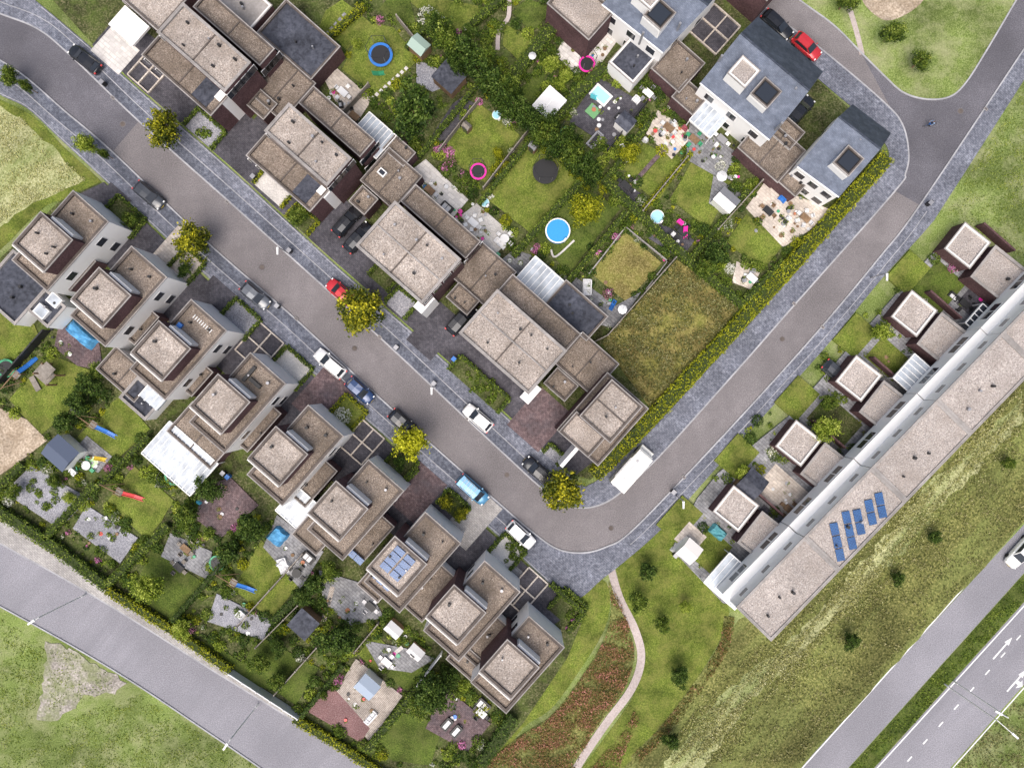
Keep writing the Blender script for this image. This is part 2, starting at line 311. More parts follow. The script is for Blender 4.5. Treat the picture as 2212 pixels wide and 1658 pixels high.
def inside(x,y,p):
    c=False;j=len(p)-1
    for i in range(len(p)):
        if (p[i][1]>y)!=(p[j][1]>y) and x<(p[j][0]-p[i][0])*(y-p[i][1])/(p[j][1]-p[i][1])+p[i][0]: c=not c
        j=i
    return c
# ================= GROUND & ROADS
v,f=prism([(-600,-600),(600,-600),(600,600),(-600,600)],-1,0); obj('ground',v,f,lawny)
EN=cat([(-60,5),(0,30),(80,62),(150,118),(300,262),(500,440),(745,660),(860,765),(1000,897),(1100,990),(1160,1045),(1205,1080),(1250,1096),(1300,1088),(1350,1055),(1440,968),(1600,790),(1716,658),(1930,416),(1955,375),(1962,330),(1948,268),(1905,218),(1780,112),(1690,47),(1600,-30)])
ES=cat([(-60,95),(0,130),(60,170),(140,240),(240,325),(450,525),(640,690),(800,840),(950,975),(1080,1088),(1150,1148),(1205,1185),(1260,1193),(1310,1180),(1360,1150),(1478,1030),(1650,845),(1775,705),(1900,555),(1985,445),(2212,105),(2300,-30)])
PK_=cat([(1650,-60),(1725,0),(1800,55),(1860,115),(1910,165),(1950,200),(2000,215),(2050,210),(2085,180),(2130,110),(2195,0),(2230,-60)])
road=EN+PK_+ES[::-1]
sheet('road',road,asph,z=.006)
sheet('road_dark_section',[p for p in EN if p[0]<=300]+[(300,262),(243,328)]+[p for p in ES if p[0]<=243][::-1],asphd,z=.010)
sheet('road_dark_junction',[(1862,118),(1910,165),(1950,200),(2000,215),(2050,210),(2085,180),(2130,110),(2230,-60),(2300,-30),(2212,108),(1987,443),(1920,405),(1955,375),(1960,330),(1947,268),(1925,235)],asphd,z=.011)
def band(name,inner,outer,mat): sheet(name,inner+outer[::-1],mat)
ON=cat([(20,-40),(75,0),(200,105),(340,228),(500,367),(700,550),(900,725),(1090,895),(1240,1035),(1275,1045),(1320,1010),(1405,930),(1570,752),(1688,622),(1895,385),(1920,340),(1905,300),(1860,250),(1760,165),(1640,60),(1560,-10)])
band('pavement',EN,ON,pave)
OS=cat([(-60,165),(0,205),(60,235),(130,300),(225,388),(330,487),(440,590),(600,735),(740,862),(900,1000),(1080,1160),(1195,1265),(1245,1293),(1300,1250),(1345,1215),(1430,1140),(1547,1010),(1650,897),(1795,735),(1900,607),(2005,490),(2040,440),(2212,172),(2300,30)])
band('pavement',ES,OS,pave)
def sub(pts,f): return [p for p in pts if f(p)]
strip('parking_bays',off(sub(EN,lambda p:100<p[0]<1180 and p[1]<1070),-13),22,paveP,smooth=False)
strip('parking_bays',off(sub(ES,lambda p:60<p[0]<1170),14),24,paveP,smooth=False)
strip('kerb',EN,3.2,kerbm,.12,smooth=False); strip('kerb',ES,3.2,kerbm,.12,smooth=False); strip('kerb',PK_,3.2,kerbm,.12,smooth=False)
strip('footway_edge',off(sub(EN,lambda p:p[0]<1200 and p[1]<1100),-24),1.8,kerbm,.1,smooth=False)
strip('footway_edge',off(sub(ES,lambda p:p[0]<1150),26),1.8,kerbm,.1,smooth=False)
strip('footway_edge',off(sub(ES,lambda p:1340<p[0]<2000),20),1.4,kerbm,.1,smooth=False)
strip('footway_edge',off(sub(ON,lambda p:p[0]<1200 and p[1]>0 and p[1]<1000),3),1.5,kerbm,.1,smooth=False)
strip('footway_edge',off(sub(OS,lambda p:p[0]<1190),-3),1.5,kerbm,.1,smooth=False)
def manhole(x,y,r=5):
    g=G('manhole_cover',x,y); g.cyl('frame',ROADSTAIN,x,y,.4,.0,.02,14); g.cyl('lid',CO,x,y,.3,.0,.026,14); g.done()
for x,y in [(265,268),(566,577),(766,752),(1095,1025),(1320,1140),(1690,732),(2075,240)]: manhole(x,y)
def drain(x,y):
    g=G('storm_drain',x,y); g.box('frame',CG,x,y,9,6,0,.16); g.box('grate',ROADSTAIN,x,y,6,3.5,.1,.165); g.done()
for x,y in [(243,211),(490,436),(640,688),(820,728),(1010,905),(1716,656),(1477,1030),(1777,706),(2130,235)]: drain(x,y)
A1=[(-80,1125),(0,1172),(150,1255),(300,1345),(450,1440),(620,1545),(800,1660),(900,1725)]
A2=[(-80,1265),(0,1308),(150,1390),(300,1480),(450,1580),(560,1655),(650,1720)]
sheet('road',cat(A1)+cat(A2)[::-1],asphl,z=.008)
B1=off(cat(A1),-50)
sheet('footpath',B1+cat(A1)[::-1],pavel)
strip('kerb',A1,3,kerbm); strip('kerb',A2,3,kerbm); strip('kerb',B1,2.5,kerbm,smooth=False)
sheet('highway',[(1728,1658),(1600,1800),(1720,1800),(1832,1658),(2212,1237),(2400,1010),(2300,1030),(2212,1132)],asphl,z=.008)
sheet('highway',[(1888,1658),(1760,1800),(1930,1800),(2052,1658),(2212,1478),(2400,1260),(2400,1090),(2212,1300)],asphl,z=.009)
sheet('highway_median',[(1834,1658),(1722,1800),(1758,1800),(1886,1658),(2212,1298),(2400,1088),(2400,1012),(2212,1239)],lawnd,z=.05)
def line(a,b,w=2.4,z=.014): strip('road_marking',[a,b],w,WPAINT,z=z,smooth=False)
line((1668,1730),(2330,992)); line((1758,1745),(2330,1110)); line((1820,1740),(2330,1178)); line((1985,1740),(2330,1352))
n=13
for i in range(n):
    t=i/n; p=(1893+(2330-1893)*t,1718+(1232-1718)*t); d=(437/650,-486/650); line(p,(p[0]+d[0]*14,p[1]+d[1]*14),2.8)
def arrow(x,y,tx,ty,turn=0):
    l=math.hypot(tx,ty);tx/=l;ty/=l;nx,ny=-ty,tx
    q=lambda a,b:(x+tx*a+nx*b,y+ty*a+ny*b)
    pts=[q(-30,-1.6),q(14,-1.6),q(14,-6),q(32,0),q(14,6),q(14,1.6),q(-30,1.6)]
    if turn: pts=[q(-30,-1.6),q(14,-1.6),q(14,-6),q(32,0),q(14,6),q(14,1.6),q(4,1.6),q(4,9),q(10,9),q(0,18),q(-12,9),q(-4,9),q(-4,1.6),q(-30,1.6)]
    sheet('road_arrow',pts,WPAINT,z=.016)
arrow(2165,1400,.66,-.75); arrow(2195,1470,.66,-.75,1)
# ---- grass areas
sheet('park_lawn',PK_,lawny,z=.06); 
sheet('sand_pit',cat([(1862,0),(1880,25),(1915,45),(1960,30),(1995,0),(1995,-30),(1862,-30)],4,True),sand,z=.07)
strip('park_path',[(1820,-20),(1838,30),(1850,70),(1862,118)],11,path,z=.075)
sheet('dry_grass',cat([(-60,175),(0,215),(70,250),(140,320),(215,388),(212,400),(190,440),(120,435),(70,470),(0,540),(-60,560)],3,True),lawn,z=.05)
sheet('dry_grass_patch',rough(cat([(-30,245),(50,260),(110,320),(180,390),(120,420),(50,450),(-40,500)],3,True),6),strawg,z=.056)
sheet('grass_field',[(2040,440),(2212,172),(2400,-60),(2400,600),(2212,575),(2130,520),(2020,460)],lawny,z=.05)
sheet('meadow',rough([(1100,1800),(1330,1640),(1420,1600),(1490,1510),(1555,1400),(1600,1340),(1700,1290),(1800,1240),(2000,1040),(2212,780),(2400,600),(2400,930),(2212,1128),(1900,1470),(1728,1655),(1600,1800)],4,30),mead,z=.03)
sheet('meadow_straw',rough([(1430,1660),(1555,1500),(1690,1405),(1840,1240),(2000,1060),(2212,850),(2212,905),(2040,1090),(1900,1240),(1790,1350),(1690,1450),(1600,1530),(1520,1660)],8,16),strawg,z=.036)
sheet('park_lawn',cat([(1330,1225),(1400,1165),(1435,1145),(1480,1200),(1540,1260),(1575,1320),(1545,1400),(1480,1500),(1400,1600),(1300,1700),(1230,1700),(1300,1600),(1385,1450)],3,True),lawn,z=.05)
strip('shrub_bed',[(1575,1330),(1560,1400),(1500,1490),(1430,1580),(1370,1640)],22,mead,z=.06)
sheet('park_lawn',cat([(1250,1285),(1300,1250),(1318,1290),(1305,1360),(1250,1450),(1190,1530),(1130,1570),(1080,1640),(1000,1700),(900,1700),(1100,1560),(1230,1400)],3,True),lawn,z=.052)
RB=cat([(1315,1255),(1345,1310),(1365,1380),(1368,1430),(1340,1500),(1280,1580),(1220,1670),(1030,1680),(1060,1640),(1120,1590),(1190,1545),(1250,1470),(1300,1390),(1320,1320)],4,True)
sheet('rose_bed',RB,mead,z=.07)
RB2=[(1370,1530),(1345,1580),(1290,1640),(1250,1680),(1330,1680),(1350,1620),(1385,1540)]
strip('park_path',[(1318,1222),(1338,1290),(1372,1360),(1385,1420),(1365,1485),(1310,1560),(1262,1630),(1225,1690)],17,path,z=.08)
sheet('dirt_lot',rough(cat([(102,1388),(150,1402),(215,1440),(270,1478),(225,1500),(180,1505),(140,1545),(85,1550),(95,1480)],3,True),6,10),dirt,z=.058)
# ================= GARDEN GROUNDS
sheet('garden_soil',[(560,-60),(1560,-60),(1640,60),(1905,300),(1895,385),(1688,622),(1570,752),(1405,930),(1320,1000),(1275,1035),(1240,1025),(1090,885),(900,715),(500,360),(200,95),(60,-60)],soil)
sheet('garden_soil',[(0,560),(130,435),(215,395),(440,600),(740,870),(1080,1165),(1190,1265),(1270,1310),(1225,1420),(1130,1560),(1060,1640),(1030,1720),(900,1720),(830,1655),(650,1545),(500,1450),(240,1270),(0,1105),(-100,1040),(-100,600)],soil)
sheet('driveway',[(200,98),(340,222),(500,361),(700,544),(900,719),(1090,889),(1240,1028),(1290,990),(1150,850),(760,480),(540,250),(330,80),(260,30)],paved)
sheet('driveway',[(225,394),(440,598),(740,870),(900,1008),(1080,1168),(1180,1260),(1250,1310),(1150,1380),(900,1200),(700,1020),(450,770),(150,500),(130,440)],paved)
def R(name,cx,cy,lu,lv,mat,da=0): return sheet(name,rect(cx,cy,lu,lv,da),mat,clear=True)
for a in [(1165,905,90,110,paver),(900,1062,80,110,paver),(700,860,90,110,paver),(455,655,70,100,paved),(1020,1120,70,120,pavel),(1085,1255,70,90,paveg),(560,300,70,120,paved),(730,490,70,110,paved),(940,715,70,110,paved),(250,110,80,70,pavew),(325,150,70,90,paved),(385,545,75,95,paveb),(240,440,60,70,paved)]: R('driveway',*a)
def tiledrive(cx,cy,lu,lv):
    R('parking_pad',cx,cy,lu,lv,paved)
    g=G('parking_pad_border',cx,cy)
    for i in(-.5,0,.5): g.box('border_strip',paveb,cx+UX*lu*i,cy+UY*lu*i,3,lv,0,.42)
    for i in(-.5,0,.5): g.box('border_strip',paveb,cx+VX*lv*i,cy+VY*lv*i,lu,3,0,.424)
    g.done()
for a in[(1545,62,75,80),(322,152,60,75),(560,748,70,80),(782,955,62,75),(1135,1275,55,85)]: tiledrive(*a)
def yard(cx,cy,lu,lv,mat,kind='md',h=.8,tree_=None):
    R('front_garden',cx,cy,lu,lv,mat)
    p=rect(cx,cy,lu,lv); hedge([p[0],p[3],p[2],p[1]],7,h,kind)
for a in[(445,280,78,48,pebb),(595,405,80,50,pebw,'hy'),(655,475,60,40,soil,'hy'),(830,598,55,40,soil),(868,655,55,45,pebb),(1035,830,140,40,soil,'md',.9),(1195,980,40,25,pebb),
         (270,470,80,55,soil,'md'),(405,575,55,60,paveb),(520,690,72,58,pebb),(630,795,75,60,pebw),(752,893,60,60,lawn,'hy'),(868,1000,55,50,soil,'md'),(980,1090,60,40,soil,'md'),(1095,1190,60,55,pebw,'md'),(1225,1310,60,60,soil,'md')]: yard(*a)
# ================= lawns & patios in gardens
def Q(name,pts,mat): return sheet(name,rough(pts,1.2,25) if name=='lawn' else pts,mat,clear=True)
for pts,m in [([(790,50),(850,60),(905,130),(820,215),(740,150)],lawn),([(705,25),(740,0),(800,50),(750,110),(690,60)],lawn),([(880,0),(960,0),(1060,20),(1000,70),(940,50)],lawn),
  ([(1090,55),(1150,80),(1130,140),(1085,100)],lawn),([(1150,170),(1185,150),(1150,230),(1115,200)],lawnd),([(850,-20),(880,-20),(900,60),(860,50),(820,20)],lawnd),([(1140,0),(1200,20),(1150,70),(1105,30)],lawnd),
  ([(1035,225),(1124,292),(1050,398),(948,328)],lawn),([(1155,305),(1250,388),(1150,508),(1038,418)],lawn),([(1250,400),(1340,450),(1230,590),(1170,530),(1150,500)],lawnd),
  ([(1350,502),(1430,568),(1352,652),(1276,590)],dry),([(1440,318),(1478,350),(1420,438),(1375,402)],lawn),([(1492,350),(1582,395),(1530,495),(1447,432)],lawn),([(1612,462),(1692,528),(1645,586),(1568,522)],lawn),([(1390,310),(1430,330),(1380,395),(1345,365)],lawn),
  ([(1462,562),(1598,662),(1490,790),(1405,880),(1300,740)],dry),
  ([(0,660),(75,700),(90,735),(0,800)],lawn),([(110,765),(200,800),(150,890),(90,940),(22,862)],lawn),([(262,852),(325,925),(240,1008),(170,942)],lawn),([(292,1005),(378,1082),(322,1165),(232,1085)],lawn),([(330,1185),(445,1260),(370,1335),(285,1280)],lawnd),
  ([(565,1165),(648,1258),(590,1335),(505,1272)],lawn),([(560,1370),(690,1440),(640,1520),(520,1440)],lawnd),([(810,1365),(855,1410),(815,1450),(775,1410)],lawn),([(880,1410),(925,1450),(880,1490),(835,1455)],lawnd),([(840,1530),(960,1560),(930,1650),(850,1640),(810,1600)],lawnd),([(440,1380),(480,1400),(540,1440),(600,1490),(560,1480),(450,1410)],lawnd)]: Q('lawn',pts,m)
for pts,m in [([(700,170),(730,150),(805,215),(775,262),(740,250)],paveb),([(920,345),(1012,432),(975,475),(885,372)],pavew),([(1030,440),(1110,510),(1070,550),(985,475)],pebw),([(1110,540),(1160,555),(1215,600),(1175,650),(1085,560)],paveg),
  ([(1230,60),(1340,80),(1290,150),(1240,160),(1200,120)],pavew),([(1292,168),(1395,228),(1325,325),(1228,262)],paved),([(1420,240),(1500,290),(1450,345),(1395,290)],paveb),([(1490,260),(1590,330),(1560,390),(1480,345)],paveg),
  ([(1650,395),(1795,455),(1745,500),(1690,535),(1610,450)],paveb),([(1590,565),(1640,590),(1620,625),(1580,610)],paveb),([(1245,600),(1330,660),(1385,630),(1330,710),(1290,700),(1215,635)],paveg),([(1420,480),(1500,520),(1470,560),(1400,515)],paved),([(1340,390),(1385,420),(1365,450),(1325,420)],paved),([(900,130),(1010,180),(960,215),(900,180)],pebb),([(960,240),(1000,210),(1025,225),(960,315),(935,290)],paved),([(900,215),(960,190),(985,215),(930,300),(880,300)],soil),([(1255,430),(1290,445),(1270,490),(1230,470)],lawn),
  ([(130,700),(215,730),(225,800),(170,790),(120,750)],paver),([(0,880),(60,905),(105,950),(40,1000),(-20,1040)],sand),([(70,1005),(195,1075),(130,1140),(12,1062)],pebb),([(190,1090),(300,1160),(262,1215),(160,1140)],pebb),([(440,1050),(500,1030),(560,1090),(480,1160),(425,1120)],paver),
  ([(370,1150),(460,1190),(450,1250),(350,1200)],paveg),([(600,1110),(700,1190),(650,1270),(570,1180)],paveg),([(470,1280),(590,1340),(570,1380),(450,1340)],pebb),([(690,1230),(790,1260),(830,1330),(760,1350),(700,1300)],paveg),([(785,1380),(890,1400),(940,1420),(890,1450),(820,1440)],paveg),([(770,1420),(870,1500),(800,1600),(720,1500)],deck),([(720,1480),(800,1570),(780,1600),(660,1530)],pebr),([(960,1480),(1060,1560),(1010,1620),(920,1570)],paver),([(190,940),(245,985),(215,1020),(150,985)],paveg),([(1540,380),(1600,420),(1575,470),(1530,440)],paveg)]: Q('patio',pts,m)
strip('garden_path',[(1075,110),(1078,70),(1098,40),(1100,0)],9,path); strip('garden_path',[(1432,325),(1368,396)],9,paver,smooth=False)
strip('garden_path',[(1240,520),(1200,555),(1190,540)],4,pebw); strip('garden_path',[(720,1265),(700,1340)],10,deck,smooth=False); strip('garden_path',[(820,1435),(870,1395)],8,pavew,smooth=False)
for i in range(9): R('stepping_stone',878-i*9,150+i*8,7,7,pavew)
for i in range(6): R('stepping_stone',745-i*9,35+i*10,8,8,paveg)
# E side yards
sheet('driveway',[(1505,1075),(1550,1020),(1700,900),(2000,560),(2060,500),(2130,530),(2212,600),(2212,650),(1600,1310),(1560,1300),(1450,1185)],paveg)
for a in [(1590,985,62,78,lawn),(1720,860,62,78,lawn),(1845,725,62,78,lawn),(1960,590,62,78,lawn),(1467,1120,60,85,lawn)]: R('front_lawn',*a)
for a in [(1530,1185,70,75,lawn),(1690,1065,110,75,paveb),(1800,910,100,70,soil),(1915,775,80,60,lawn),(2025,620,80,85,lawnd),(2100,650,50,60,paved),(1490,1160,50,50,paveb),(1640,1120,30,60,paved)]: R('patio' if a[4] in(paveb,paved) else 'lawn',*a)
# ================= HOUSES
def houseN(mx,my,mlu,mlv,fx=None,bx=None,flv=65,blv=48,wall=BR,seam=False,extra=()):
    g=G('brick_house',mx,my)
    if fx: 
        p=g.flat(rect(fx[0],fx[1],mlu*1.02,flv),6.2,BR,GB,CO); g.wins(p,3,[1.6,4.6],4,1.3,1.3); z=g.lastz; g.box('roof_seam',CO,fx[0],fx[1],3,flv-8,z-.1,z+.12); g.box('roof_terrace',BIT,fx[0]+UX*mlu*.3,fx[1]+UY*mlu*.3,mlu*.22,flv-14,z-.1,z+.05)
    if bx: 
        p=g.flat(rect(bx[0],bx[1],mlu*.98,blv),6.6,BR,GB,CO); g.wins(p,1,[1.6,4.6],4,1.3,1.3); z=g.lastz; g.box('roof_seam',CO,bx[0],bx[1],3,blv-8,z-.1,z+.12)
    p=g.flat(rect(mx,my,mlu,mlv),9.2,BR,GR,CG); z=g.lastz
    g.wins(p,3,[1.6,4.8,7.7],4,1.3,1.3); g.wins(p,1,[7.7],4,1.3,1.3)
    g.box('roof_seam',CO,mx,my,3,mlv-8,z-.1,z+.12)
    if seam: g.box('roof_seam',CG,mx,my,mlu-8,3,z-.1,z+.13)
    g.vents([(mx+UX*a*mlu+VX*b*mlv,my+UY*a*mlu+VY*b*mlv) for a,b in[(-.33,.2),(-.03,.25),(.2,-.2),(.33,.3),(.1,.3),(-.2,-.3)]],z)
    cx,cy=mx+UX*mlu*.5-VX*mlv*.35,my+UY*mlu*.5-VY*mlv*.35
    g.box('white_bay',WH,cx+UX*2-VX*14,cy+UY*2-VY*14,24,44,0,6.0)
    g.done()
houseN(440,102,195,85,(402,160),(505,60))
houseN(665,312,180,80,(622,372),(727,262))
houseN(882,545,190,128,None,(952,478),seam=True)
houseN(1108,738,200,125,None,(1165,675),seam=True)
g=G('brick_house',1305,905)
p=g.flat(rect(1302,905,118,165),6.3,BR,GB,CO); p=g.flat(rect(1320,888,88,105),9.2,BR,GR,CO); g.vents([(1310,900),(1330,880)],g.lastz); g.box('roof_seam',CO,1320,888,88,3,g.lastz-.1,g.lastz+.12); p=g.flat(rect(1258,938,84,58),7.0,BR,GR,CO); g.box('white_wall',WH,1232,985,8,60,0,5.5,0); g.done()
def ext(name,*a,**k):
    g=G(name,a[0],a[1]); z=a[4]; p=g.flat(rect(*a[:4]),z,a[5],a[6],a[7] if len(a)>7 else CO); z=g.lastz
    if a[6] is GB and a[2]>80: g.box('roof_seam',CO,a[0],a[1],3,a[3]-8,z-.1,z+.1)
    g.vents([(a[0]+random.uniform(-.3,.3)*a[2],a[1]+random.uniform(-.2,.2)*a[3]) for _ in range(2)],z)
    g.box('garage_door',CG,a[0]-VX*a[3]/2,a[1]-VY*a[3]/2,30,1.5,.1,2.2); g.done()
for a in [(610,190,95,110,3.1,BR,GB),(565,225,50,45,3.3,BR,GB),(845,385,95,95,3.1,BR,GB),(785,432,45,45,3.2,BR,GB),(862,325,60,40,2.9,BR,GB),(1045,592,100,100,3.1,BR,GB),(1000,645,60,42,3.2,BR,GB),(1268,785,105,90,3.1,BR,GB),(1212,830,60,45,3.2,BR,GB),(1465,142,80,85,3.3,BR,GB),(1490,210,60,50,3.1,BR,GB),(1667,322,115,92,3.2,BR,GB),(1718,388,50,55,3.1,BR,GB),(1700,285,60,50,3.2,WH,GB)]: ext('garage',*a)
g=G('roof_skylight',825,372); g.box('frame',FR,825,372,18,14,2.8,3.3); g.box('glass',GL,825,372,13,9,2.8,3.33); g.done()
ext('flat_roof_extension',645,85,155,95,3.6,BR,BIT,CO); ext('flat_roof_extension',520,5,110,80,3.8,BR,CG,CW); ext('flat_roof_extension',1245,670,120,70,3.1,BR,BIT,CO); ext('flat_roof_extension',1367,128,70,78,3.2,WH,BIT,CW)
g=G('brick_house',290,0); p=g.flat(rect(315,-30,170,110),6.4,BR,GR,CO); g.wins(p,0,[1.6,4.6],3); g.box('white_canopy',WH,278,55,70,55,2.6,3.0); g.box('canopy_post',WH,262,70,6,6,0,2.6); g.done()
SC=[(92,522),(218,642),(347,757),(475,872),(600,985),(730,1103),(857,1222),(985,1327),(1100,1445)]
for i,(cx,cy) in enumerate(SC):
    g=G('white_house',cx,cy); lu,lv=102,200
    mx,my=cx+38,cy-2
    if i>=6: mx,my=cx+34,cy-8
    if i==8: lv=190; mx,my=cx+18,cy-10
    p=g.flat(rect(mx,my,lu,lv),6.6,WH,GB,CO,t=.38); z=g.lastz
    g.wins(p,1,[1.5,4.7],2,1.2,1.3); g.wins(p,3,[1.5,4.7],2,1.2,1.3); 
    p=g.flat(rect(cx,cy,92,92),9.2,BR,GR,CO,z0=.2,t=.36); z2=g.lastz
    g.box('stair_cap',WH,cx+VX*51+UX*10,cy+VY*51+UY*10,62,9,6,8.4)
    g.box('roof_terrace_edge',CW,cx-VX*49,cy-VY*49,90,2.5,6,6.9); 
    g.vents([(cx-15,cy-20),(cx+20,cy+10),(cx+5,cy+25)][:random.randint(1,3)],z2); g.vents([(mx+VX*75+UX*20,my+VY*75+UY*20),(mx+VX*60-UX*22,my+VY*60-UY*22)],z)
    if i==6:
        for a,b in[(-26,-18),(-26,8),(4,-18),(4,8)]:
            qx,qy=cx+UX*b*1.1+VX*a+8,cy+UY*b*1.1+VY*a-4; g.box('solar_panel',SO,qx,qy,24,14,z2+.15,z2+.3); g.box('solar_panel',SO,qx+VX*15.5,qy+VY*15.5,24,13,z2+.15,z2+.31)
        for k in range(3): g.box('solar_panel',SO,cx-50+k*14,cy+20+k*13,16,10,z+.1,z+.3)
        for k in range(2): g.box('solar_panel',SO,cx-98+k*16,cy-27+k*14,20,14,3.1,3.4)
    if i==3:
        g.box('roof_duct',BK,cx+62,cy-65,8,40,z,z+.4); g.box('roof_duct',BK,cx+75,cy-45,30,8,z,z+.45)
    if i==2:
        g.box('roof_box',BL,cx+40,cy-55,10,10,z,z+.5); 
        for k in range(9): g.box('ladder_rung',FR,cx+72+k*4.5,cy-74+k*4,1.6,9,z,z+.12)
    g.done()
for a in [(158,578,55,85,3.1,BR,GB),(270,808,110,65,3.1,WH,GB),(300,700,45,80,3.1,BR,GB),(435,940,125,85,3.1,BR,GB),(420,815,45,70,3.1,BR,GB),(552,918,50,110,3.1,BR,GB),(675,1040,50,105,3.1,BR,GB),(800,1158,50,100,3.1,BR,GB),(925,1275,70,120,3.1,WH,GB),(1045,1380,60,110,3.1,WH,GB),(680,1150,70,70,3.3,BR,GB),(830,1240,60,110,3.2,BR,GB),(1010,1430,80,50,3.0,BR,GB)]: ext('garage',*a)
ext('flat_roof_extension',30,620,110,120,3.4,WH,BIT,CG); ext('flat_roof_extension',100,665,60,60,3.5,WH,BIT,CG); ext('flat_roof_extension',305,860,75,60,3.2,WH,BIT,CG)
g=G('roof_skylight',85,655)
for k in range(2): g.box('frame',FR,88+k*28,672-k*24,28,24,3,3.75); g.box('glass',CANm,88+k*28,672-k*24,24,20,3,3.8)
for k in range(4): g.box('rib',FR,310+k*12,842+k*10,2.4,34,3,3.6)
g.box('glass',CANm,330,858,50,32,3,3.5); g.done()
def canopy(cx,cy,lu,lv,z=2.7,n=7,along='v',mat=None,name='patio_canopy'):
    g=G(name,cx,cy); g.box('panel',mat or CANm,cx,cy,lu,lv,z,z+.06)
    for i in range(n+1):
        t=i/n-.5
        if along=='v': g.box('rafter',FR,cx+UX*lu*t,cy+UY*lu*t,1.7,lv,z-.1,z+.14)
        else: g.box('rafter',FR,cx+VX*lv*t,cy+VY*lv*t,lu,1.7,z-.1,z+.14)
    for p in rect(cx,cy,lu*.97,lv*.97): g.box('post',FR,p[0],p[1],2,2,0,z)
    for s in(-.5,.5): g.box('beam',FR,cx+VX*lv*s,cy+VY*lv*s,lu,2.4,z-.15,z+.16) if along=='v' else g.box('beam',FR,cx+UX*lu*s,cy+UY*lu*s,2.4,lv,z-.15,z+.16)
    g.done(); CLEAR.append(rect(cx,cy,lu,lv))
for a in[(805,292,78,66,2.8,7),(1165,607,85,70,2.8,7),(388,990,140,92,2.8,12),(1535,252,60,70,2.8,5),(1582,1255,90,85,2.8,7),(1985,818,85,70,2.8,6,'u'),(640,1095,60,70,2.9,5),(1748,1108,30,50,2.5,4,'u',GL),(1880,968,30,50,2.5,4,'u',GL),(2116,686,30,56,2.5,4,'u',GL)]: canopy(*a)
canopy(1187,222,48,56,2.6,2,'v',LG,'fabric_canopy'); 
def shed(cx,cy,lu,lv,h,roof,wall=None,name='garden_shed',hip=.5):
    wall=wall or WD; g=G(name,cx,cy); r=rect(cx,cy,lu,lv); g.pr('walls',wall,[W(a,b,h) for a,b in rect(cx,cy,lu*.92,lv*.92)],0,h)
    e=[W(a,b,h) for a,b in r]; m1=[(e[0][k]+e[3][k])/2 for k in(0,1)]+[h+hip]; m2=[(e[1][k]+e[2][k])/2 for k in(0,1)]+[h+hip]
    v=[tuple(x) for x in e]+[tuple(m1),tuple(m2)]; g.add('roof',roof,v,[(0,1,5,4),(3,4,5,2),(0,4,3),(1,2,5),(0,3,2,1)])
    g.box('door',GL,cx-VX*lv*.46,cy-VY*lv*.46,12,1,0,1.9); g.done(); CLEAR.append(r)
mint=P('shed_green',(.3,.4,.35))
for a in[(905,97,40,34,2.2,mint),(970,165,58,52,2.5,BIT,None,'garden_shed',.1),(1352,262,36,34,2.3,BIT,WH),(1570,432,48,38,2.2,GY,FR),(130,978,62,56,2.6,NAVY,FR),(655,1348,52,50,2.6,BIT,None,'garden_shed',.05),(793,1483,45,40,2.4,P('shed_blue',(.3,.36,.45)),FR),(1625,1045,50,55,2.4,BIT),(1490,1190,40,45,2.3,CW,FR),(1152,315,18,16,1.8,GY),(850,1360,36,26,1.8,LG),(1008,272,18,16,1.6,WDG),(898,1408,34,26,1.5,LG)]: shed(*a)
# E row
NWa,NWb=(1590,1312),(2330,549); ax=lambda x:NWa[1]+(x-NWa[0])*(NWb[1]-NWa[1])/(NWb[0]-NWa[0])
sx,sy=.72*104,.695*104
xs=[1590,1738,1883,2024,2165,2305]
for i in range(5):
    x0,x1=xs[i]+.8,xs[i+1]-.8; g=G('terraced_house',x0,ax(x0)); dz=8.8
    q=[(x0,ax(x0)),(x1,ax(x1)),(x1+sx,ax(x1)+sy),(x0+sx,ax(x0)+sy)]
    p=g.flat(q,dz,WH,GP,CG,par=.15); 
    side=min(range(4),key=lambda k:(p[k][0]+p[(k+1)%4][0])-(p[k][1]+p[(k+1)%4][1]))
    g.wins(p,side,[7.2],3,1.2,.8); g.wins(p,(side+2)%4,[1.5,4.6,7.2],4,1.3,1.3)
    a,b=p[side],p[(side+1)%4]; dx,dy=b[0]-a[0],b[1]-a[1]; l=math.hypot(dx,dy);dx/=l;dy/=l;nx,ny=dy,-dx
    # white first-floor bays with window strips standing proud of the facade
    g.pr('first_floor_bay',WH,[(a[0]+nx*.005,a[1]+ny*.005),(b[0]+nx*.005,b[1]+ny*.005),(b[0]+nx*1.1,b[1]+ny*1.1),(a[0]+nx*1.1,a[1]+ny*1.1)],3.0,5.9)
    for t in(.12,.6):
        for w0,w1,mm,zz0,zz1,o in((0,2.8,FR,3.9,5.4,1.13),(.1,1.3,GL,4.0,5.3,1.15),(1.45,2.7,GL,4.0,5.3,1.15)):
            c=(a[0]+dx*(l*t+w0),a[1]+dy*(l*t+w0)); d=(a[0]+dx*(l*t+w1),a[1]+dy*(l*t+w1)); g.pr('bay_window',mm,[(c[0]+nx,c[1]+ny),(d[0]+nx,d[1]+ny),(d[0]+nx*o,d[1]+ny*o),(c[0]+nx*o,c[1]+ny*o)],zz0,zz1)
    g.vents([(x0+70,ax(x0)+20),(x0+95,ax(x0)-20),(x0+125,ax(x0)-30)],g.lastz)
    if i==1:
        for bx_,by_,m in[(1803,1142,3),(1829,1117,3),(1853,1113,2),(1878,1092,2),(1900,1077,2)]:
            for j in range(m): g.box('solar_panel',SO,bx_+j*6,by_+j*28,17,26,g.lastz+.1,g.lastz+.2,da=-53.4)
    g.done()
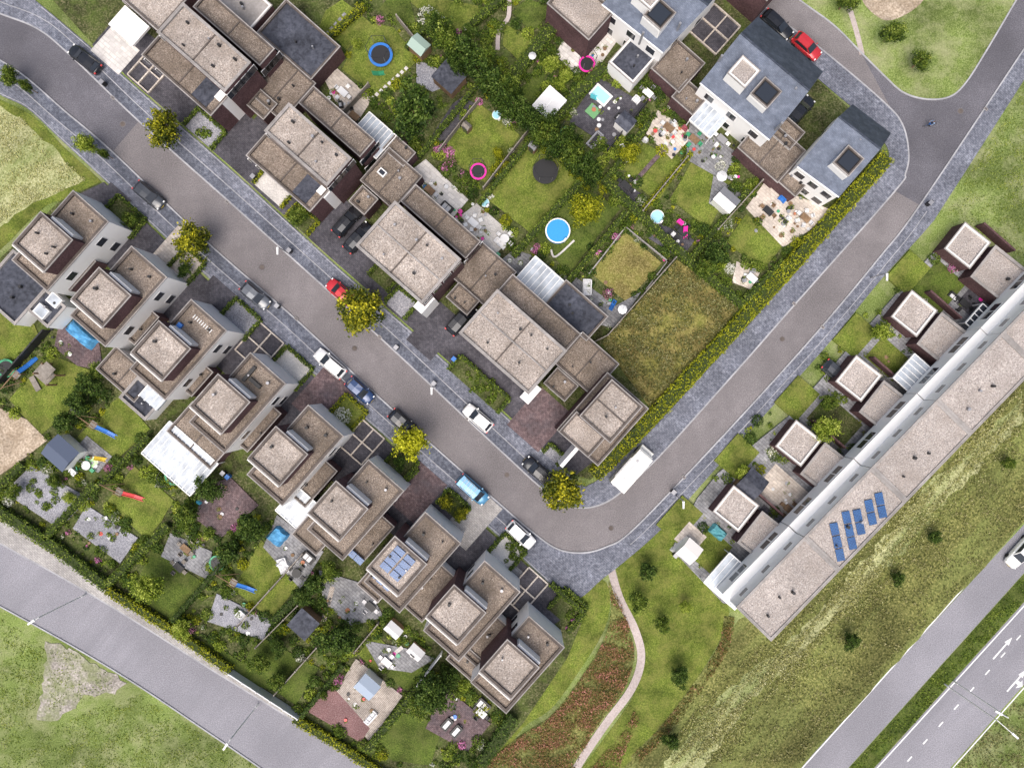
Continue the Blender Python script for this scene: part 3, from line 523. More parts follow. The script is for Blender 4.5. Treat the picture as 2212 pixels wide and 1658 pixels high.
for i,((a,b),(c,d)) in enumerate(zip([(1656,1166),(1792,1018),(1919,884),(2044,737),(2160,592)],[(1590,1098),(1725,957),(1855,817),(1975,677),(2090,530)])):
    g=G('house_extension',a,b); p=g.flat(rect(a,b,92,86,-3),3.3,BR,GP,CG); g.vents([(a+20,b+10)],g.lastz); g.done()
    g=G('carport',c,d); p=g.flat(rect(c,d,70,72,-3),2.9,BR,GP,CW); g.done()
    g=G('garden_wall',c,d); g.box('brickwork',BR,(a+c)/2-22,(b+d)/2-18,45,5,0,2); g.box('brickwork',BR,(a+c)/2+35,(b+d)/2-50,90,4,0,1.9); g.done()
def gable(name,e1,r,e2,ze,zr,dorm=(),roofv=()):
    g=G(name,*r[0]); P1=[W(*e1[0],ze),W(*e1[1],ze)];PR=[W(*r[0],zr),W(*r[1],zr)];P2=[W(*e2[0],ze),W(*e2[1],ze)]
    CLEAR.append([(CX+a[0]*S,CY-a[1]*S) for a in (P1[0],P1[1],P2[1],P2[0])])
    g.add('roof',SL,P1+PR,[(0,1,3,2)]); g.add('roof',SLD,PR+P2,[(0,1,3,2)])  # north-east slope gets the darker slate, its shade painted in
    ins=lambda a,c:tuple(a[k]+(c[k]-a[k])*.03 for k in(0,1)); cen=[sum(q[k] for q in P1+P2)/4 for k in(0,1)]
    A,B,C,D=[ins(q,cen) for q in(P1[0],P1[1],P2[1],P2[0])]; R0,R1=ins(PR[0],cen),ins(PR[1],cen)
    v=[(*A,0),(*B,0),(*C,0),(*D,0),(*A,ze-.05),(*B,ze-.05),(*C,ze-.05),(*D,ze-.05),(*R0,zr-.15),(*R1,zr-.15)]
    g.add('walls',WH,v,[(0,1,5,4),(2,3,7,6),(1,2,6,9,5),(3,0,4,8,7)])
    p=ccw([A,B,C,D]); 
    for s in range(4): g.wins(p,s,[1.5,4.4],3 if s%2==0 else 2,1.2)
    g.tube('ridge_tiles',SLD,PR[0],PR[1],.12); g.tube('gutter',FR,P1[0],P1[1],.09)
    for (x,y,lu,lv,kind) in dorm:
        zt=zr-.3
        if kind=='b': 
            g.flat(rect(x,y,lu,lv),zt,WH,GP,CW,z0=ze-.5,clear=False); g.box('dormer_glass',GL,x-VX*lv*.5,y-VY*lv*.5,lu*.7,1.6,ze+1.2,zt-.5)
        else:
            g.flat(rect(x,y,lu,lv),zt-.4,WH,BK,CO,z0=ze-.5,par=.15,t=.22,clear=False)
            g.box('roof_window',GL,x,y,lu*.7,lv*.7,zt-.9,zt-.35); g.box('dormer_front',FR,x-VX*(lv*.5+3),y-VY*(lv*.5+3),lu*.95,4,ze,zt-.9)
    for x,y in roofv: g.cyl('roof_vent',GY,x,y,.15,ze,zr-.2,8)
    g.done()
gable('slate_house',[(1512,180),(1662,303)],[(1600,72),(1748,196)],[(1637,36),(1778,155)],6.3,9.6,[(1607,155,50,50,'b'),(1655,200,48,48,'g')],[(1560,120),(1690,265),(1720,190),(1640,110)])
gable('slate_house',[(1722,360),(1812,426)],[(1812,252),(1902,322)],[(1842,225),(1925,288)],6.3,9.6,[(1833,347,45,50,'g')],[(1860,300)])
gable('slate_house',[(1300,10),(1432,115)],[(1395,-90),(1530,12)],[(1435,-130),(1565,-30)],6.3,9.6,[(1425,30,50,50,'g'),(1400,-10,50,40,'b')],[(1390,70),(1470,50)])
g=G('brick_house',1265,20); p=g.flat(rect(1255,15,120,85),6,BR,GR,CO); g.done()
g=G('brick_house',1700,-20); p=g.flat(rect(1640,-70,120,85),6,BR,GR,CO); g.done()
# ================= vegetation
for x,y,r,k in[(352,272,46,'st'),(415,522,48,'st'),(782,667,62,'st'),(888,955,45,'ye'),(1215,1055,55,'st'),(182,308,26,'lt'),(18,165,24,'md'),(222,330,12,'md'),(55,185,14,'md')]: tree(x,y,r,k,4.2 if r>30 else 2.6)
for x,y,r in[(965,85,40),(1000,112,42),(1032,146,42),(1062,178,40),(1088,208,38),(1118,238,36),(1148,260,34),(1178,290,36),(1205,318,36),(1235,335,34),(1262,355,34),(1282,378,26),(985,135,24),(1050,125,28),(1102,182,26),(1190,265,24),(1225,295,24),(945,65,28)]: tree(x,y,r,random.choice(['md','dk','dk']),4.2)
for x,y,r,k in[(895,238,60,'dk'),(938,45,26,'md'),(1190,138,22,'lt'),(1222,163,18,'lt'),(1265,455,44,'hy'),(1360,330,28,'hy'),(450,1055,34,'dk'),(402,1112,28,'md'),(540,1142,36,'dk'),(492,1192,32,'dk'),(322,1272,40,'lt'),(392,1358,26,'lt'),(730,1380,46,'dk'),(935,1500,48,'dk'),(965,1470,30,'dk'),(905,1525,30,'md'),(190,830,32,'dk'),(165,870,30,'dk'),(140,910,28,'dk'),(210,800,22,'md'),(680,1262,28,'dk'),(710,1235,26,'md'),(655,1290,24,'dk'),(1550,545,34,'dk'),(1525,580,28,'md'),(1785,925,34,'lt'),(1605,1020,20,'lt'),(1905,715,26,'lt'),(1790,870,22,'md'),(640,368,20,'md'),(1075,330,14,'hy'),(770,95,14,'lt'),(645,465,26,'md'),(280,475,22,'md'),(397,582,20,'dk'),(965,1085,20,'st'),(995,1112,20,'st'),(862,1000,18,'dk'),(1450,1600,22,'dk'),(1380,1300,26,'md'),(1400,1235,24,'dk'),(1430,1350,22,'md'),(1930,70,30,'md'),(1990,130,26,'md'),(1830,0,28,'md'),(1840,1385,22,'dk'),(2020,1160,18,'dk'),(1940,1250,18,'dk'),(1470,1460,26,'dk'),(560,1432,26,'md'),(600,1470,24,'md'),(30,1060,20,'md'),(115,1040,18,'md'),(150,1075,16,'lt'),(600,1400,22,'dk'),(700,1500,12,'md'),(2180,1000,16,'md'),(1480,1310,16,'lt')]:
    tree(x,y,r,k,name='garden_tree' if y<1650 else None)
for a in[([(1282,1025),(1400,905),(1560,733),(1690,590),(1790,475),(1908,345)],32,1.6,'hy'),([(1308,398),(1460,545),(1600,662)],17,1.6,'md'),([(1108,172),(1215,40)],26,1.8,'md'),([(1182,278),(1302,150)],24,1.8,'md'),
 ([(-40,1068),(0,1095),(120,1172),(240,1262)],24,1.5,'md'),([(240,1268),(380,1355),(505,1442)],18,1.5,'hy'),([(640,1545),(740,1605),(835,1668),(900,1710)],18,1.3,'hy'),([(105,1160),(215,1042)],14,1.5,'md'),([(240,1258),(372,1130)],16,1.6,'md'),([(380,1335),(520,1175)],10,1.5,'dk'),([(655,1540),(745,1430)],8,1.4,'dk'),([(795,1612),(905,1478)],16,1.6,'md'),([(1040,1640),(1110,1540)],26,1.6,'dk'),([(905,345),(1030,192)],9,1.5,'md'),([(1035,445),(1155,298)],8,1.5,'md'),([(1108,555),(1252,398)],13,1.6,'md'),([(1225,612),(1350,462)],9,1.6,'md'),([(1388,455),(1490,335)],9,1.3,'hy'),([(1490,560),(1612,415)],12,1.5,'md'),([(0,1060),(60,1000)],16,1.5,'md'),([(870,1045),(905,1012)],8,.8,'md'),([(1190,1258),(1262,1320),(1225,1362)],12,1,'md'),([(1300,400),(1400,270)],10,1.5,'md'),([(700,100),(790,20)],12,1.5,'hy'),([(590,1340),(690,1245)],14,1.5,'dk'),([(215,1055),(330,940)],10,1.6,'md'),([(880,110),(930,60)],10,1.5,'md'),([(1020,60),(1090,0)],16,1.6,'md'),([(1605,655),(1690,570)],22,1.5,'md')]: hedge(*a)
for pts in[[(1310,725),(1455,560)],[(735,262),(800,190)]]: fence(pts)
fence([(1272,592),(1350,492),(1440,565),(1395,625)],.7,CG,3,'garden_wall'); fence([(505,1445),(650,1540)],1.8,LG,2.5,'slatted_fence'); fence([(10,828),(110,715)],1.9,BK,3,'slatted_fence'); fence([(560,1390),(650,1300)],1.6); fence([(820,1340),(770,1400)],1.6); fence([(955,1405),(905,1470)],1.8,LG); fence([(1640,395),(1545,500)],1.6); fence([(1150,275),(1045,410)],1.5); fence([(950,330),(1035,222)],1.5); fence([(1270,745),(1310,725)],1.6); fence([(660,1190),(520,1345)],1.6); fence([(600,1490),(690,1390)],1.6); fence([(860,45),(905,100)],1.6); fence([(1480,345),(1385,460)],1.5); fence([(1310,330),(1395,225)],1.6,BK)
blocks=[[(700,0),(1200,0),(1300,80),(1450,200),(1640,390),(1790,470),(1600,660),(1460,560),(1320,730),(1110,540),(900,340),(740,160)],
        [(0,640),(120,760),(300,900),(450,1060),(640,1150),(800,1290),(960,1420),(1100,1560),(1030,1660),(840,1650),(650,1535),(240,1250),(0,1080)],
        [(1550,1020),(1600,940),(2050,500),(2120,560),(1700,1180),(1560,1280),(1460,1190)]]
items={k:[] for k in('dk','md','lt','hy','wf','pf')}
bb=[[(min(p[0] for p in c),max(p[0] for p in c),min(p[1] for p in c),max(p[1] for p in c)),c] for c in CLEAR]
def free(x,y):
    for (a,b,c,d),p in bb:
        if a<=x<=b and c<=y<=d and inside(x,y,p): return False
    return True
for bi,bl in enumerate(blocks):
    x0,x1=min(p[0] for p in bl),max(p[0] for p in bl);y0,y1=min(p[1] for p in bl),max(p[1] for p in bl)
    for _ in range(int((x1-x0)*(y1-y0)/(190 if bi<2 else 450))):
        x,y=random.uniform(x0,x1),random.uniform(y0,y1)
        if inside(x,y,bl) and free(x,y):
            k=random.choices(['dk','md','lt','hy','wf','pf'],[28,42,13,10,4,4])[0]; items[k].append((x,y,random.choice([.2,.25,.35,.35,.45,.6,.8]),random.uniform(.3,.65)))
for x,y,r,k in[(925,40,1.3,'wf'),(948,52,1.0,'wf'),(742,897,1.1,'wf'),(1330,512,.5,'pf'),(1292,548,.5,'pf'),(970,330,.7,'pf'),(958,318,.5,'pf'),(945,325,.5,'pf'),(1060,425,.4,'wf'),(1575,580,.7,'wf'),(1555,360,.7,'wf'),(150,1070,.7,'wf'),(1240,1340,.5,'pf'),(1228,1355,.4,'pf'),(998,1605,.6,'pf'),(1035,222,.5,'pf')]: items[k].append((x,y,r,.75))
for x,y,n,w in[(1110,1190,8,20),(1040,835,14,30),(445,280,6,15),(1245,1325,8,20),(100,1065,14,40),(240,1150,12,40),(520,1325,8,30),(940,240,10,30)]:
    for _ in range(n): items['md'].append((x+random.uniform(-w,w),y+random.uniform(-w,w),random.uniform(.2,.6),.5))
for k,v in items.items(): shrubs('garden_shrubs' if k not in('wf','pf') else 'flowering_shrubs',v,lf[k])
def scatter(name,poly,n,mat,size,zr=(0,.25),up=.1,clump=.5,sh=.5):
    x0,x1=min(p[0] for p in poly),max(p[0] for p in poly);y0,y1=min(p[1] for p in poly),max(p[1] for p in poly)
    c=[];s=[]
    while len(c)<n:
        x,y=random.uniform(x0,x1),random.uniform(y0,y1)
        if inside(x,y,poly):
            w=math.sin(x*.05+math.sin(y*.07)*2)*math.sin(y*.045+math.sin(x*.03)*2)
            if random.random()>.5+clump*w: continue
            q=W(x,y); c.append((q[0],q[1],random.uniform(*zr))); s.append(sh+.2*w+random.gauss(0,.2))
    me=leafmesh(name,np.array(c),size,np.array(s),mat,up); o=bpy.data.objects.new(name,me); COL.objects.link(o)
scatter('rose_bushes',RB,11000,lf['rf'],.12,(.1,.5),.4,sh=.5); scatter('rose_bushes',RB2,1300,lf['rf'],.12,(.1,.5),.4,sh=.5)
scatter('shrub_bed_plants',strippts(cat([(1575,1330),(1560,1400),(1500,1490),(1430,1580),(1370,1640)]),22),1500,lf['rf'],.13,(.1,.5),.4,sh=.3)
scatter('field_grass',[(1462,562),(1598,662),(1490,790),(1405,880),(1300,740)],8000,lf['mg'],.14,(.3,.7))
M1=[(1430,1640),(1560,1440),(1640,1392),(1800,1262),(2000,1040),(2212,820),(2212,1120),(1900,1460),(1728,1650)]
scatter('meadow_grass',M1,14000,lf['mg'],.13,(.05,.3))
c=[];s=[]
while len(c)<20000:
    t=random.random(); w_=random.gauss(0,30); x=1450+762*t; y=1650-770*t+30*math.sin(t*5)
    x+=.75*w_+random.gauss(0,4); y+=.66*w_
    if math.sin((x*.66-y*.75)*.03)+math.sin((x*.75+y*.66)*.22)+random.gauss(0,.5)<-.1: continue
    if y>1720: continue
    q=W(x,y); c.append((q[0],q[1],random.uniform(.05,.35))); s.append(.55+random.gauss(0,.22)-abs(w_)*.004)
me=leafmesh('straw_grass',np.array(c),.12,np.array(s),lf['sg'],.1); o=bpy.data.objects.new('straw_grass',me); COL.objects.link(o)
scatter('straw_grass',[(-10,240),(50,255),(110,320),(190,390),(120,420),(50,450),(-10,490)],3500,lf['sg'],.11,(.05,.25)); scatter('grass_tufts',[(2212,190),(2040,460),(2212,560)],3500,lf['md'],.1,(.02,.15),sh=.7)
scatter('grass_tufts',[(0,1330),(100,1400),(90,1480),(60,1600),(200,1530),(300,1500),(560,1658),(0,1658)],6000,lf['md'],.1,(.02,.15),sh=.7); scatter('grass_tufts',[(110,1400),(160,1410),(230,1450),(260,1478),(150,1530),(95,1540)],500,lf['md'],.1,(.06,.15),sh=.7)
scatter('median_grass',[(1836,1658),(1886,1658),(2212,1296),(2212,1242)],2500,lf['md'],.12,(.05,.25)); scatter('meadow_grass',[(2060,1658),(2212,1490),(2212,1658)],1500,lf['mg'],.12,(.05,.25))
scatter('verge_grass',[(0,1105),(240,1275),(500,1455),(640,1555),(800,1650),(600,1510),(300,1305),(0,1128)],2500,lf['hy'],.11,(.02,.2))
# ================= garden objects
def tramp(x,y,rpx,col,net=True):
    r=rpx/S; g=G('trampoline',x,y); g.cyl('pad',col,x,y,r,.72,.8,24); g.cyl('mat',BK,x,y,r*.78,.7,.83,24)
    c=W(x,y)
    for i in range(6):
        a=i*1.047; px,py=c[0]+r*math.cos(a),c[1]+r*math.sin(a); g.tube('leg',GY,(px,py,0),(px,py,2.4 if net else .75),.03)
        b=a+1.047
        if net: g.tube('top_ring',BK,(px,py,2.4),(c[0]+r*math.cos(b),c[1]+r*math.sin(b),2.4),.03)
    g.done()
for a in[(822,118,26,BL),(1268,138,18,PK),(1033,370,18,PK),(1178,370,27,BK),(375,1028,20,GN),(12,795,20,GN),(468,1216,17,GN),(1223,287,13,GN)]: tramp(*a)
def pool(x,y,rpx,wm=WT,h=.8):
    r=rpx/S; g=G('garden_pool',x,y); g.cyl('wall',FR if wm!=WT else BL,x,y,r,0,h,28); g.cyl('rim',FR,x,y,r*1.0,h,h+.03,28); g.cyl('water',wm,x,y,r*.9,h-.1,h+.045,28)
    g.box('ladder',FR,x+rpx*.6,y+rpx*.7,4,7,0,h+.4); g.done()
pool(1205,498,27); pool(1420,468,15,WT2,.5); pool(1073,248,10,WT2,.4); pool(1047,437,10,WT2,.3); pool(200,998,12,P('pool_green',(.45,.7,.35),.2),.3)
g=G('paddling_pool',1298,205); g.box('wall',FR,1298,205,44,30,0,.5,0); g.box('water',WT2,1298,205,36,22,.4,.52); g.done(); R('play_mat',1280,242,26,24,P('turf_green',(.14,.32,.14)))
def chairset(x,y,tm,cm,n=4,round_=False,tw=22,tl=14):
    g=G('garden_table_set',x,y)
    if round_: g.cyl('table_top',tm,x,y,tl/S*.7,.7,.76,16); g.cyl('pedestal',tm,x,y,.1,0,.7,6)
    else:
        g.box('table_top',tm,x,y,tw,tl,.7,.77)
        for p in rect(x,y,tw*.85,tl*.8): g.box('table_leg',tm,p[0],p[1],1.5,1.5,0,.7)
    for i in range(n):
        a=i*6.283/n+TH+(.5 if n==2 else 0); d=(tw*.5+6) ; cx,cy=x+math.cos(a)*d,y+math.sin(a)*d*.9
        g.box('chair_seat',cm,cx,cy,8,8,.4,.46,math.degrees(a)-41.4); g.box('chair_back',cm,cx+math.cos(a)*4,cy+math.sin(a)*4,1.3,8,.4,.9,math.degrees(a)-41.4)
        for p in rect(cx,cy,6,6): g.box('chair_leg',cm,p[0],p[1],1,1,0,.4)
    g.done()
for a in[(740,198,FR,FR,4),(1022,480,FR,FR,6),(928,410,WD,LG,3),(1090,515,LG,LG,4,True),(1400,200,FR,GY,4),(1560,300,GY,FR,4),(1445,275,WD,LG,4),(1660,455,BK,WD,4),(1740,470,WD,LG,6),(1352,400,BK,BK,4),(1475,500,BK,BK,4),(205,720,BK,BK,3),(185,1005,LG,GN,3,True),(640,1238,BK,BK,4,True),(400,1185,WD,WDG,4),(800,1310,BK,GY,4),(835,1430,GY,GY,4),(1040,1540,LG,BK,4),(1705,1100,WD,WD,4),(2085,655,BK,BK,4),(1500,300,WD,GN,4),(1625,600,FR,GY,3),(1265,90,GY,BK,4),(765,250,WD,BK,2),(385,1225,BK,WDG,4),(1350,330,WD,FR,2)]: chairset(*a)
def lounge(x,y,lu,lv,m,da=0):
    g=G('garden_sofa',x,y); g.box('seat',m,x,y,lu,lv,.15,.42,da); 
    a=TH+math.radians(da); vx,vy=math.sin(a),-math.cos(a); g.box('backrest',m,x+vx*lv*.5,y+vy*lv*.5,lu,3,.15,.8,da)
    for s in(-1,1): g.box('armrest',m,x+math.cos(a)*lu*.5*s,y+math.sin(a)*lu*.5*s,3,lv,.15,.6,da)
    for k in range(max(1,int(lu//10))): g.box('cushion',LG if m is BK else BK if m is GY else m,x+math.cos(a)*(k*10-lu*.5+7),y+math.sin(a)*(k*10-lu*.5+7),8.5,lv*.75,.42,.55,da)
    g.done()
for a in[(965,448,26,16,BK),(1268,620,32,18,LG,50),(1285,302,16,38,GY),(665,1205,26,16,BK),(610,1222,30,18,LG,30),(520,1330,20,14,LG),(800,1550,30,12,LG,90),(1043,1525,30,20,BK),(1340,255,20,14,BK),(1330,408,20,12,BK),(965,1565,14,26,BK),(985,1580,14,26,BK),(683,400,22,12,BK,90),(1690,430,14,10,BL,0),(1375,215,14,14,LG),(735,225,12,8,BK,40),(1080,525,26,12,LG),(1470,480,12,8,PK),(1455,505,14,14,BK),(2060,640,20,12,BK),(720,240,10,10,RD),(155,1020,14,10,LG)]: lounge(*a)
def slide(x,y,deg,col,l=2.4,frame=True):
    g=G('playground_slide',x,y); c=W(x,y); a=-math.radians(deg); dx,dy=math.cos(a),math.sin(a); nx,ny=-dy,dx
    def q(t,w,z): return (c[0]+dx*t+nx*w,c[1]+dy*t+ny*w,z)
    for w0,w1,hh in((-.22,.22,0),(-.27,-.2,.12),(.2,.27,.12)):
        v=[q(-l/2,w0,1.4+hh),q(-l/2,w1,1.4+hh),q(0,w1,.6+hh),q(0,w0,.6+hh),q(l/2,w1,.15+hh),q(l/2,w0,.15+hh)]; v+= [(a_,b_,z-.08-hh) for a_,b_,z in v]
        g.add('chute',col,v,[(0,3,2,1),(3,5,4,2),(0,6,9,3),(3,9,11,5),(1,2,8,7),(2,4,10,8),(6,7,8,9),(9,8,10,11)])
    if frame:
        for s in(-.4,.4):
            g.tube('frame_post',WD,q(-l/2,s,0),q(-l/2,s,2),.05); g.tube('frame_post',WD,q(-l/2-.9,s,0),q(-l/2-.9,s,2),.05); g.tube('rail',WD,q(-l/2-.9,s,1.9),q(-l/2,s,1.9),.05)
            g.tube('swing_leg',WD,q(-l/2-.5,s*2.2,0),q(-l/2-2.6,0,2.1),.05)
        g.tube('swing_beam',WD,q(-l/2-2.8,0,2.1),q(-l/2,0,2.1),.06)
        v=[q(-l/2-.9,-.45,1.4),q(-l/2,-.45,1.4),q(-l/2,.45,1.4),q(-l/2-.9,.45,1.4)]; g.add('platform',WDG,v,[(0,1,2,3)])
    g.done()
for a in[(237,932,35,BL),(295,1070,25,RD),(537,1266,30,BL),(68,788,-50,BL),(820,163,-20,GN,1.5,False),(1322,660,-60,BL,1.6,False),(1285,215,0,TQ,1.4,False),(1478,505,80,PK,1.4,False),(225,990,20,YL,1.2,False)]: slide(*a)
g=G('wooden_playhouse',95,808); g.box('platform',WDG,95,808,40,30,1.2,1.35)
for p in rect(95,808,38,28): g.box('post',WD,p[0],p[1],3,3,0,2.4)
g.box('roof',WDG,100,800,26,30,2.4,2.5); g.box('ramp',WDG,75,828,34,12,.3,.5,20); g.done()
def tarp(x,y,lu,lv,z,mat,name='covered_garden_furniture'):
    g=G(name,x,y); n=6; v=[];f=[]
    for i in range(n+1):
        for j in range(n+1):
            u,w=i/n-.5,j/n-.5; p=W(x+UX*lu*u+VX*lv*w,y+UY*lu*u+VY*lv*w,z); e=max(abs(u),abs(w)); v.append((p[0]+random.uniform(-.06,.06),p[1]+random.uniform(-.06,.06),(.05 if e>.49 else z+random.uniform(-.15,.12))))
    for i in range(n):
        for j in range(n): a=i*(n+1)+j; f.append((a,a+n+1,a+n+2,a+1))
    g.add('cover',mat,v,f); g.done()
tarp(170,722,80,34,1.2,BLT); tarp(597,1160,40,44,1.1,BLT); tarp(612,1222,34,26,.8,LG); tarp(1553,1150,44,28,1,P('teal_cover',(.08,.28,.32))); tarp(1475,1185,30,40,1,LG); tarp(1240,90,14,12,.7,LG); tarp(428,1085,14,10,.6,P('cyan_cover',(.1,.45,.6)))
tarp(1395,300,14,12,.7,LG); tarp(1480,275,16,12,.7,P('wine_cover',(.3,.08,.1))); tarp(1705,470,14,12,.6,LG)
def parasol(x,y,r,col):
    g=G('parasol',x,y); c=W(x,y,2.3); n=8
    v=[(c[0],c[1],2.6)]+[(c[0]+r*math.cos(i*.785),c[1]+r*math.sin(i*.785),2.2) for i in range(n)]
    g.add('canopy',col,v,[(0,i+1,(i+1)%n+1) for i in range(n)]); g.tube('pole',GY,(c[0],c[1],0),(c[0],c[1],2.6),.03); g.done()
for a in[(1345,668,.6,FR),(1560,380,.7,LG),(1150,120,.5,LG)]: parasol(*a)
pc=[BK,GY,LG,WD,FR,GN,P('terracotta',(.4,.15,.08)),BL,PK,RD]
shrub_p=[]
def pot(x,y):
    g=G('plant_pot',x,y); r=random.uniform(.14,.28); h=random.uniform(.25,.5); m=random.choice(pc) if random.random()<.35 else random.choice(pc[:4]); g.cyl('pot',m,x,y,r*.75,0,h,10,r); g.cyl('rim',m,x,y,r*1.08,h-.05,h+.01,10); g.done()
    if random.random()<.6: shrub_p.append((x,y,r*1.3,.6))
for x0,y0,w,n in[(740,210,40,10),(950,410,45,10),(1050,500,50,16),(1270,110,40,14),(1310,240,60,18),(1450,290,50,26),(1540,320,50,24),(1700,460,60,26),(1290,650,45,12),(1455,515,35,12),(1610,595,20,6),(180,1000,25,8),(220,1150,50,8),(410,1190,40,14),(640,1210,45,10),(520,1320,40,8),(740,1300,40,12),(850,1410,50,12),(780,1510,50,10),(990,1550,40,10),(1690,1080,40,8),(1500,1180,30,6),(1930,790,40,6),(2090,650,30,5),(1350,400,30,8),(990,470,25,10),(1130,560,30,6),(1480,240,30,10),(1580,380,25,8),(140,760,40,8),(480,1100,40,8)]:
    for _ in range(n): pot(x0+random.gauss(0,w*.45),y0+random.gauss(0,w*.42))
shrubs('potted_plants',[(a,b,c+.05,d) for a,b,c,d in shrub_p],lf['md'],.09)
def bin_(x,y,m=BK):
    g=G('wheelie_bin',x,y); g.box('body',m,x,y,8,8,.1,1.2); g.box('lid',GY if m is BK else m,x,y,9,9.5,1.2,1.27); g.box('handle',BK,x+VX*5.5,y+VY*5.5,7,1.2,1.1,1.2); g.done()
for a in[(623,540),(855,750),(597,660),(937,828),(1456,1063),(2012,437),(218,176),(1075,550,GN),(545,380),(980,775,BL),(480,1022),(490,1030,BL),(1460,1200)]: bin_(*a)
# ================= vehicles
carM={}
def car(x,y,deg,col,L=4.4,wd=1.78,kind='hatch',rough=.25,z0=.14,name='parked_car'):
    key=col
    if key not in carM:
        m=P('car_paint',col,rough,.2,.5); m.node_tree.nodes['Principled BSDF'].inputs['Coat Weight'].default_value=.6; carM[key]=m
    pm=carM[key]; e=bpy.data.objects.new(name,None); COL.objects.link(e); w=W(x,y); e.location=(w[0],w[1],z0); e.rotation_euler[2]=-math.radians(deg)
    h=wd/2; X=lambda t:L*(t-.5)
    bt={'hatch':.93,'suv':1.05,'van':1.1}[kind]
    st=[(0,.74,bt*.66),(.015,.86,bt*.88),(.05,.94,bt*.97),(.12,.99,bt),(.3,1,bt),(.6,1,bt),(.72,.99,bt*.98),(.86,.95,bt*.88),(.95,.86,bt*.78),(.985,.74,bt*.7),(1,.6,bt*.6)]
    v=[];f=[]
    for t,a,zt in st:
        hw=h*a; v+=[(X(t),-hw*.94,.22),(X(t),-hw,.5),(X(t),-hw*.97,zt*.86),(X(t),-hw*.8,zt),(X(t),0,zt+.03),(X(t),hw*.8,zt),(X(t),hw*.97,zt*.86),(X(t),hw,.5),(X(t),hw*.94,.22)]
    n=9
    for i in range(len(st)-1):
        for j in range(n): f.append((i*n+j,(i+1)*n+j,(i+1)*n+(j+1)%n,i*n+(j+1)%n))
    f.append(tuple(range(n))); f.append(tuple(range((len(st)-1)*n,len(st)*n))[::-1])
    obj('body',v,f,pm,parent=e,smooth=True)
    rz={'hatch':1.45,'suv':1.68,'van':1.85}[kind]
    ra,rb,fa,fb={'hatch':(.04,.15,.72,.54),'suv':(.04,.12,.74,.58),'van':(.02,.06,.8,.66)}[kind]
    bw,tw=h*.88,h*.7
    if kind=='van': tw=h*.78
    bz=bt-.02
    B=[(X(ra),-bw,bz),(X(fa),-bw*.93,bz),(X(fa),bw*.93,bz),(X(ra),bw,bz)]
    Tt=[(X(rb),-tw,rz-.05),(X(fb),-tw*.97,rz-.04),(X(fb),tw*.97,rz-.04),(X(rb),tw,rz-.05)]; mid=[(X((rb+fb)/2),-tw,rz),(X((rb+fb)/2),tw,rz),(X((rb+fb)/2),0,rz+.04),(X(rb)-.06,0,rz-.01),(X(fb)+.08,0,rz)]
    v=B+Tt+mid
    f=[(4,8,10,11),(8,5,12,10),(10,12,6,9),(11,10,9,7),(0,1,5,8,4),(3,7,9,6,2),(0,4,11,7,3),(1,2,6,12,5)]
    o=obj('cabin',v,f,pm,parent=e); 
    def lerp(a,b,t): return tuple(a[k]+(b[k]-a[k])*t for k in range(3))
    def pane(a,b,c,d,mu,mv0,mv1,o):
        q=[]
        for u,w_ in((mu,mv0),(1-mu,mv0),(1-mu,mv1),(mu,mv1)):
            p=lerp(lerp(a,b,u),lerp(d,c,u),w_); q.append((p[0]+o[0],p[1]+o[1],p[2]+o[2]))
        return q
    panes=[pane(B[1],B[2],Tt[2],Tt[1],.06,.02,.9,(.07,0,.05)),pane(B[0],B[3],Tt[3],Tt[0],.12,.2,.88,(-.05,0,.03)),pane(B[0],B[1],Tt[1],Tt[0],.06,.15,.88,(0,-.02,.015)),pane(B[3],B[2],Tt[2],Tt[3],.06,.15,.88,(0,.02,.015))]
    v=[];f=[]
    for q in panes: k=len(v); v+=q; f.append((k,k+1,k+2,k+3))
    obj('windows',v,f,GL,parent=e)
    def bx(nm,m,x0,x1,y0,y1,z0_,z1): v,f=prism([(x0,y0),(x1,y0),(x1,y1),(x0,y1)],z0_,z1); obj(nm,v,f,m,parent=e)
    for s in(-1,1):
        bx('headlight',FR,X(.94),X(.975),min(s*h*.55,s*h*.8),max(s*h*.55,s*h*.8),bt*.6,bt*.8); bx('tail_light',RD,X(.0)-.01,X(.03),min(s*h*.6,s*h*.84),max(s*h*.6,s*h*.84),bt*.7,bt*.9)
        bx('mirror',pm,X(.66),X(.69),min(s*h*.95,s*h*1.12),max(s*h*.95,s*h*1.12),bt*.98,bt*1.12)
        for t in(.17,.82):
            nn=14; v=[];c0=X(t); rr=.32
            for yy in(s*h*.78,s*h*.99): v+=[(c0+rr*math.cos(i*6.283/nn),yy,.32+rr*math.sin(i*6.283/nn)) for i in range(nn)]
            obj('wheel',v,[tuple(range(nn)),tuple(range(nn,2*nn))]+[(i,(i+1)%nn,nn+(i+1)%nn,nn+i) for i in range(nn)],RUB,parent=e)
        if kind in('van',): bx('roof_rail',BK,X(.15),X(.6),min(s*tw*.85,s*tw*.92),max(s*tw*.85,s*tw*.92),rz-.02,rz+.06)
    bx('wiper_cowl',BK,X(fa-.01),X(fa+.02),-bw*.85,bw*.85,bt-.02,bt+.03)
    bx('number_plate',YL,X(1)-.02,X(1)+.015,-.26,.26,.4,.5)
    if kind=='van':
        for k in range(5): bx('roof_rack_bar',GY,X(.15+k*.1),X(.16+k*.1),-tw*.9,tw*.9,rz+.06,rz+.1)
    return e
D1=(.015,.016,.02);D2=(.05,.055,.065);WHc=(.82,.82,.82);DB=(.02,.05,.14);RDc=(.55,.03,.04);SV=(.12,.13,.15);TB=(.08,.25,.42)
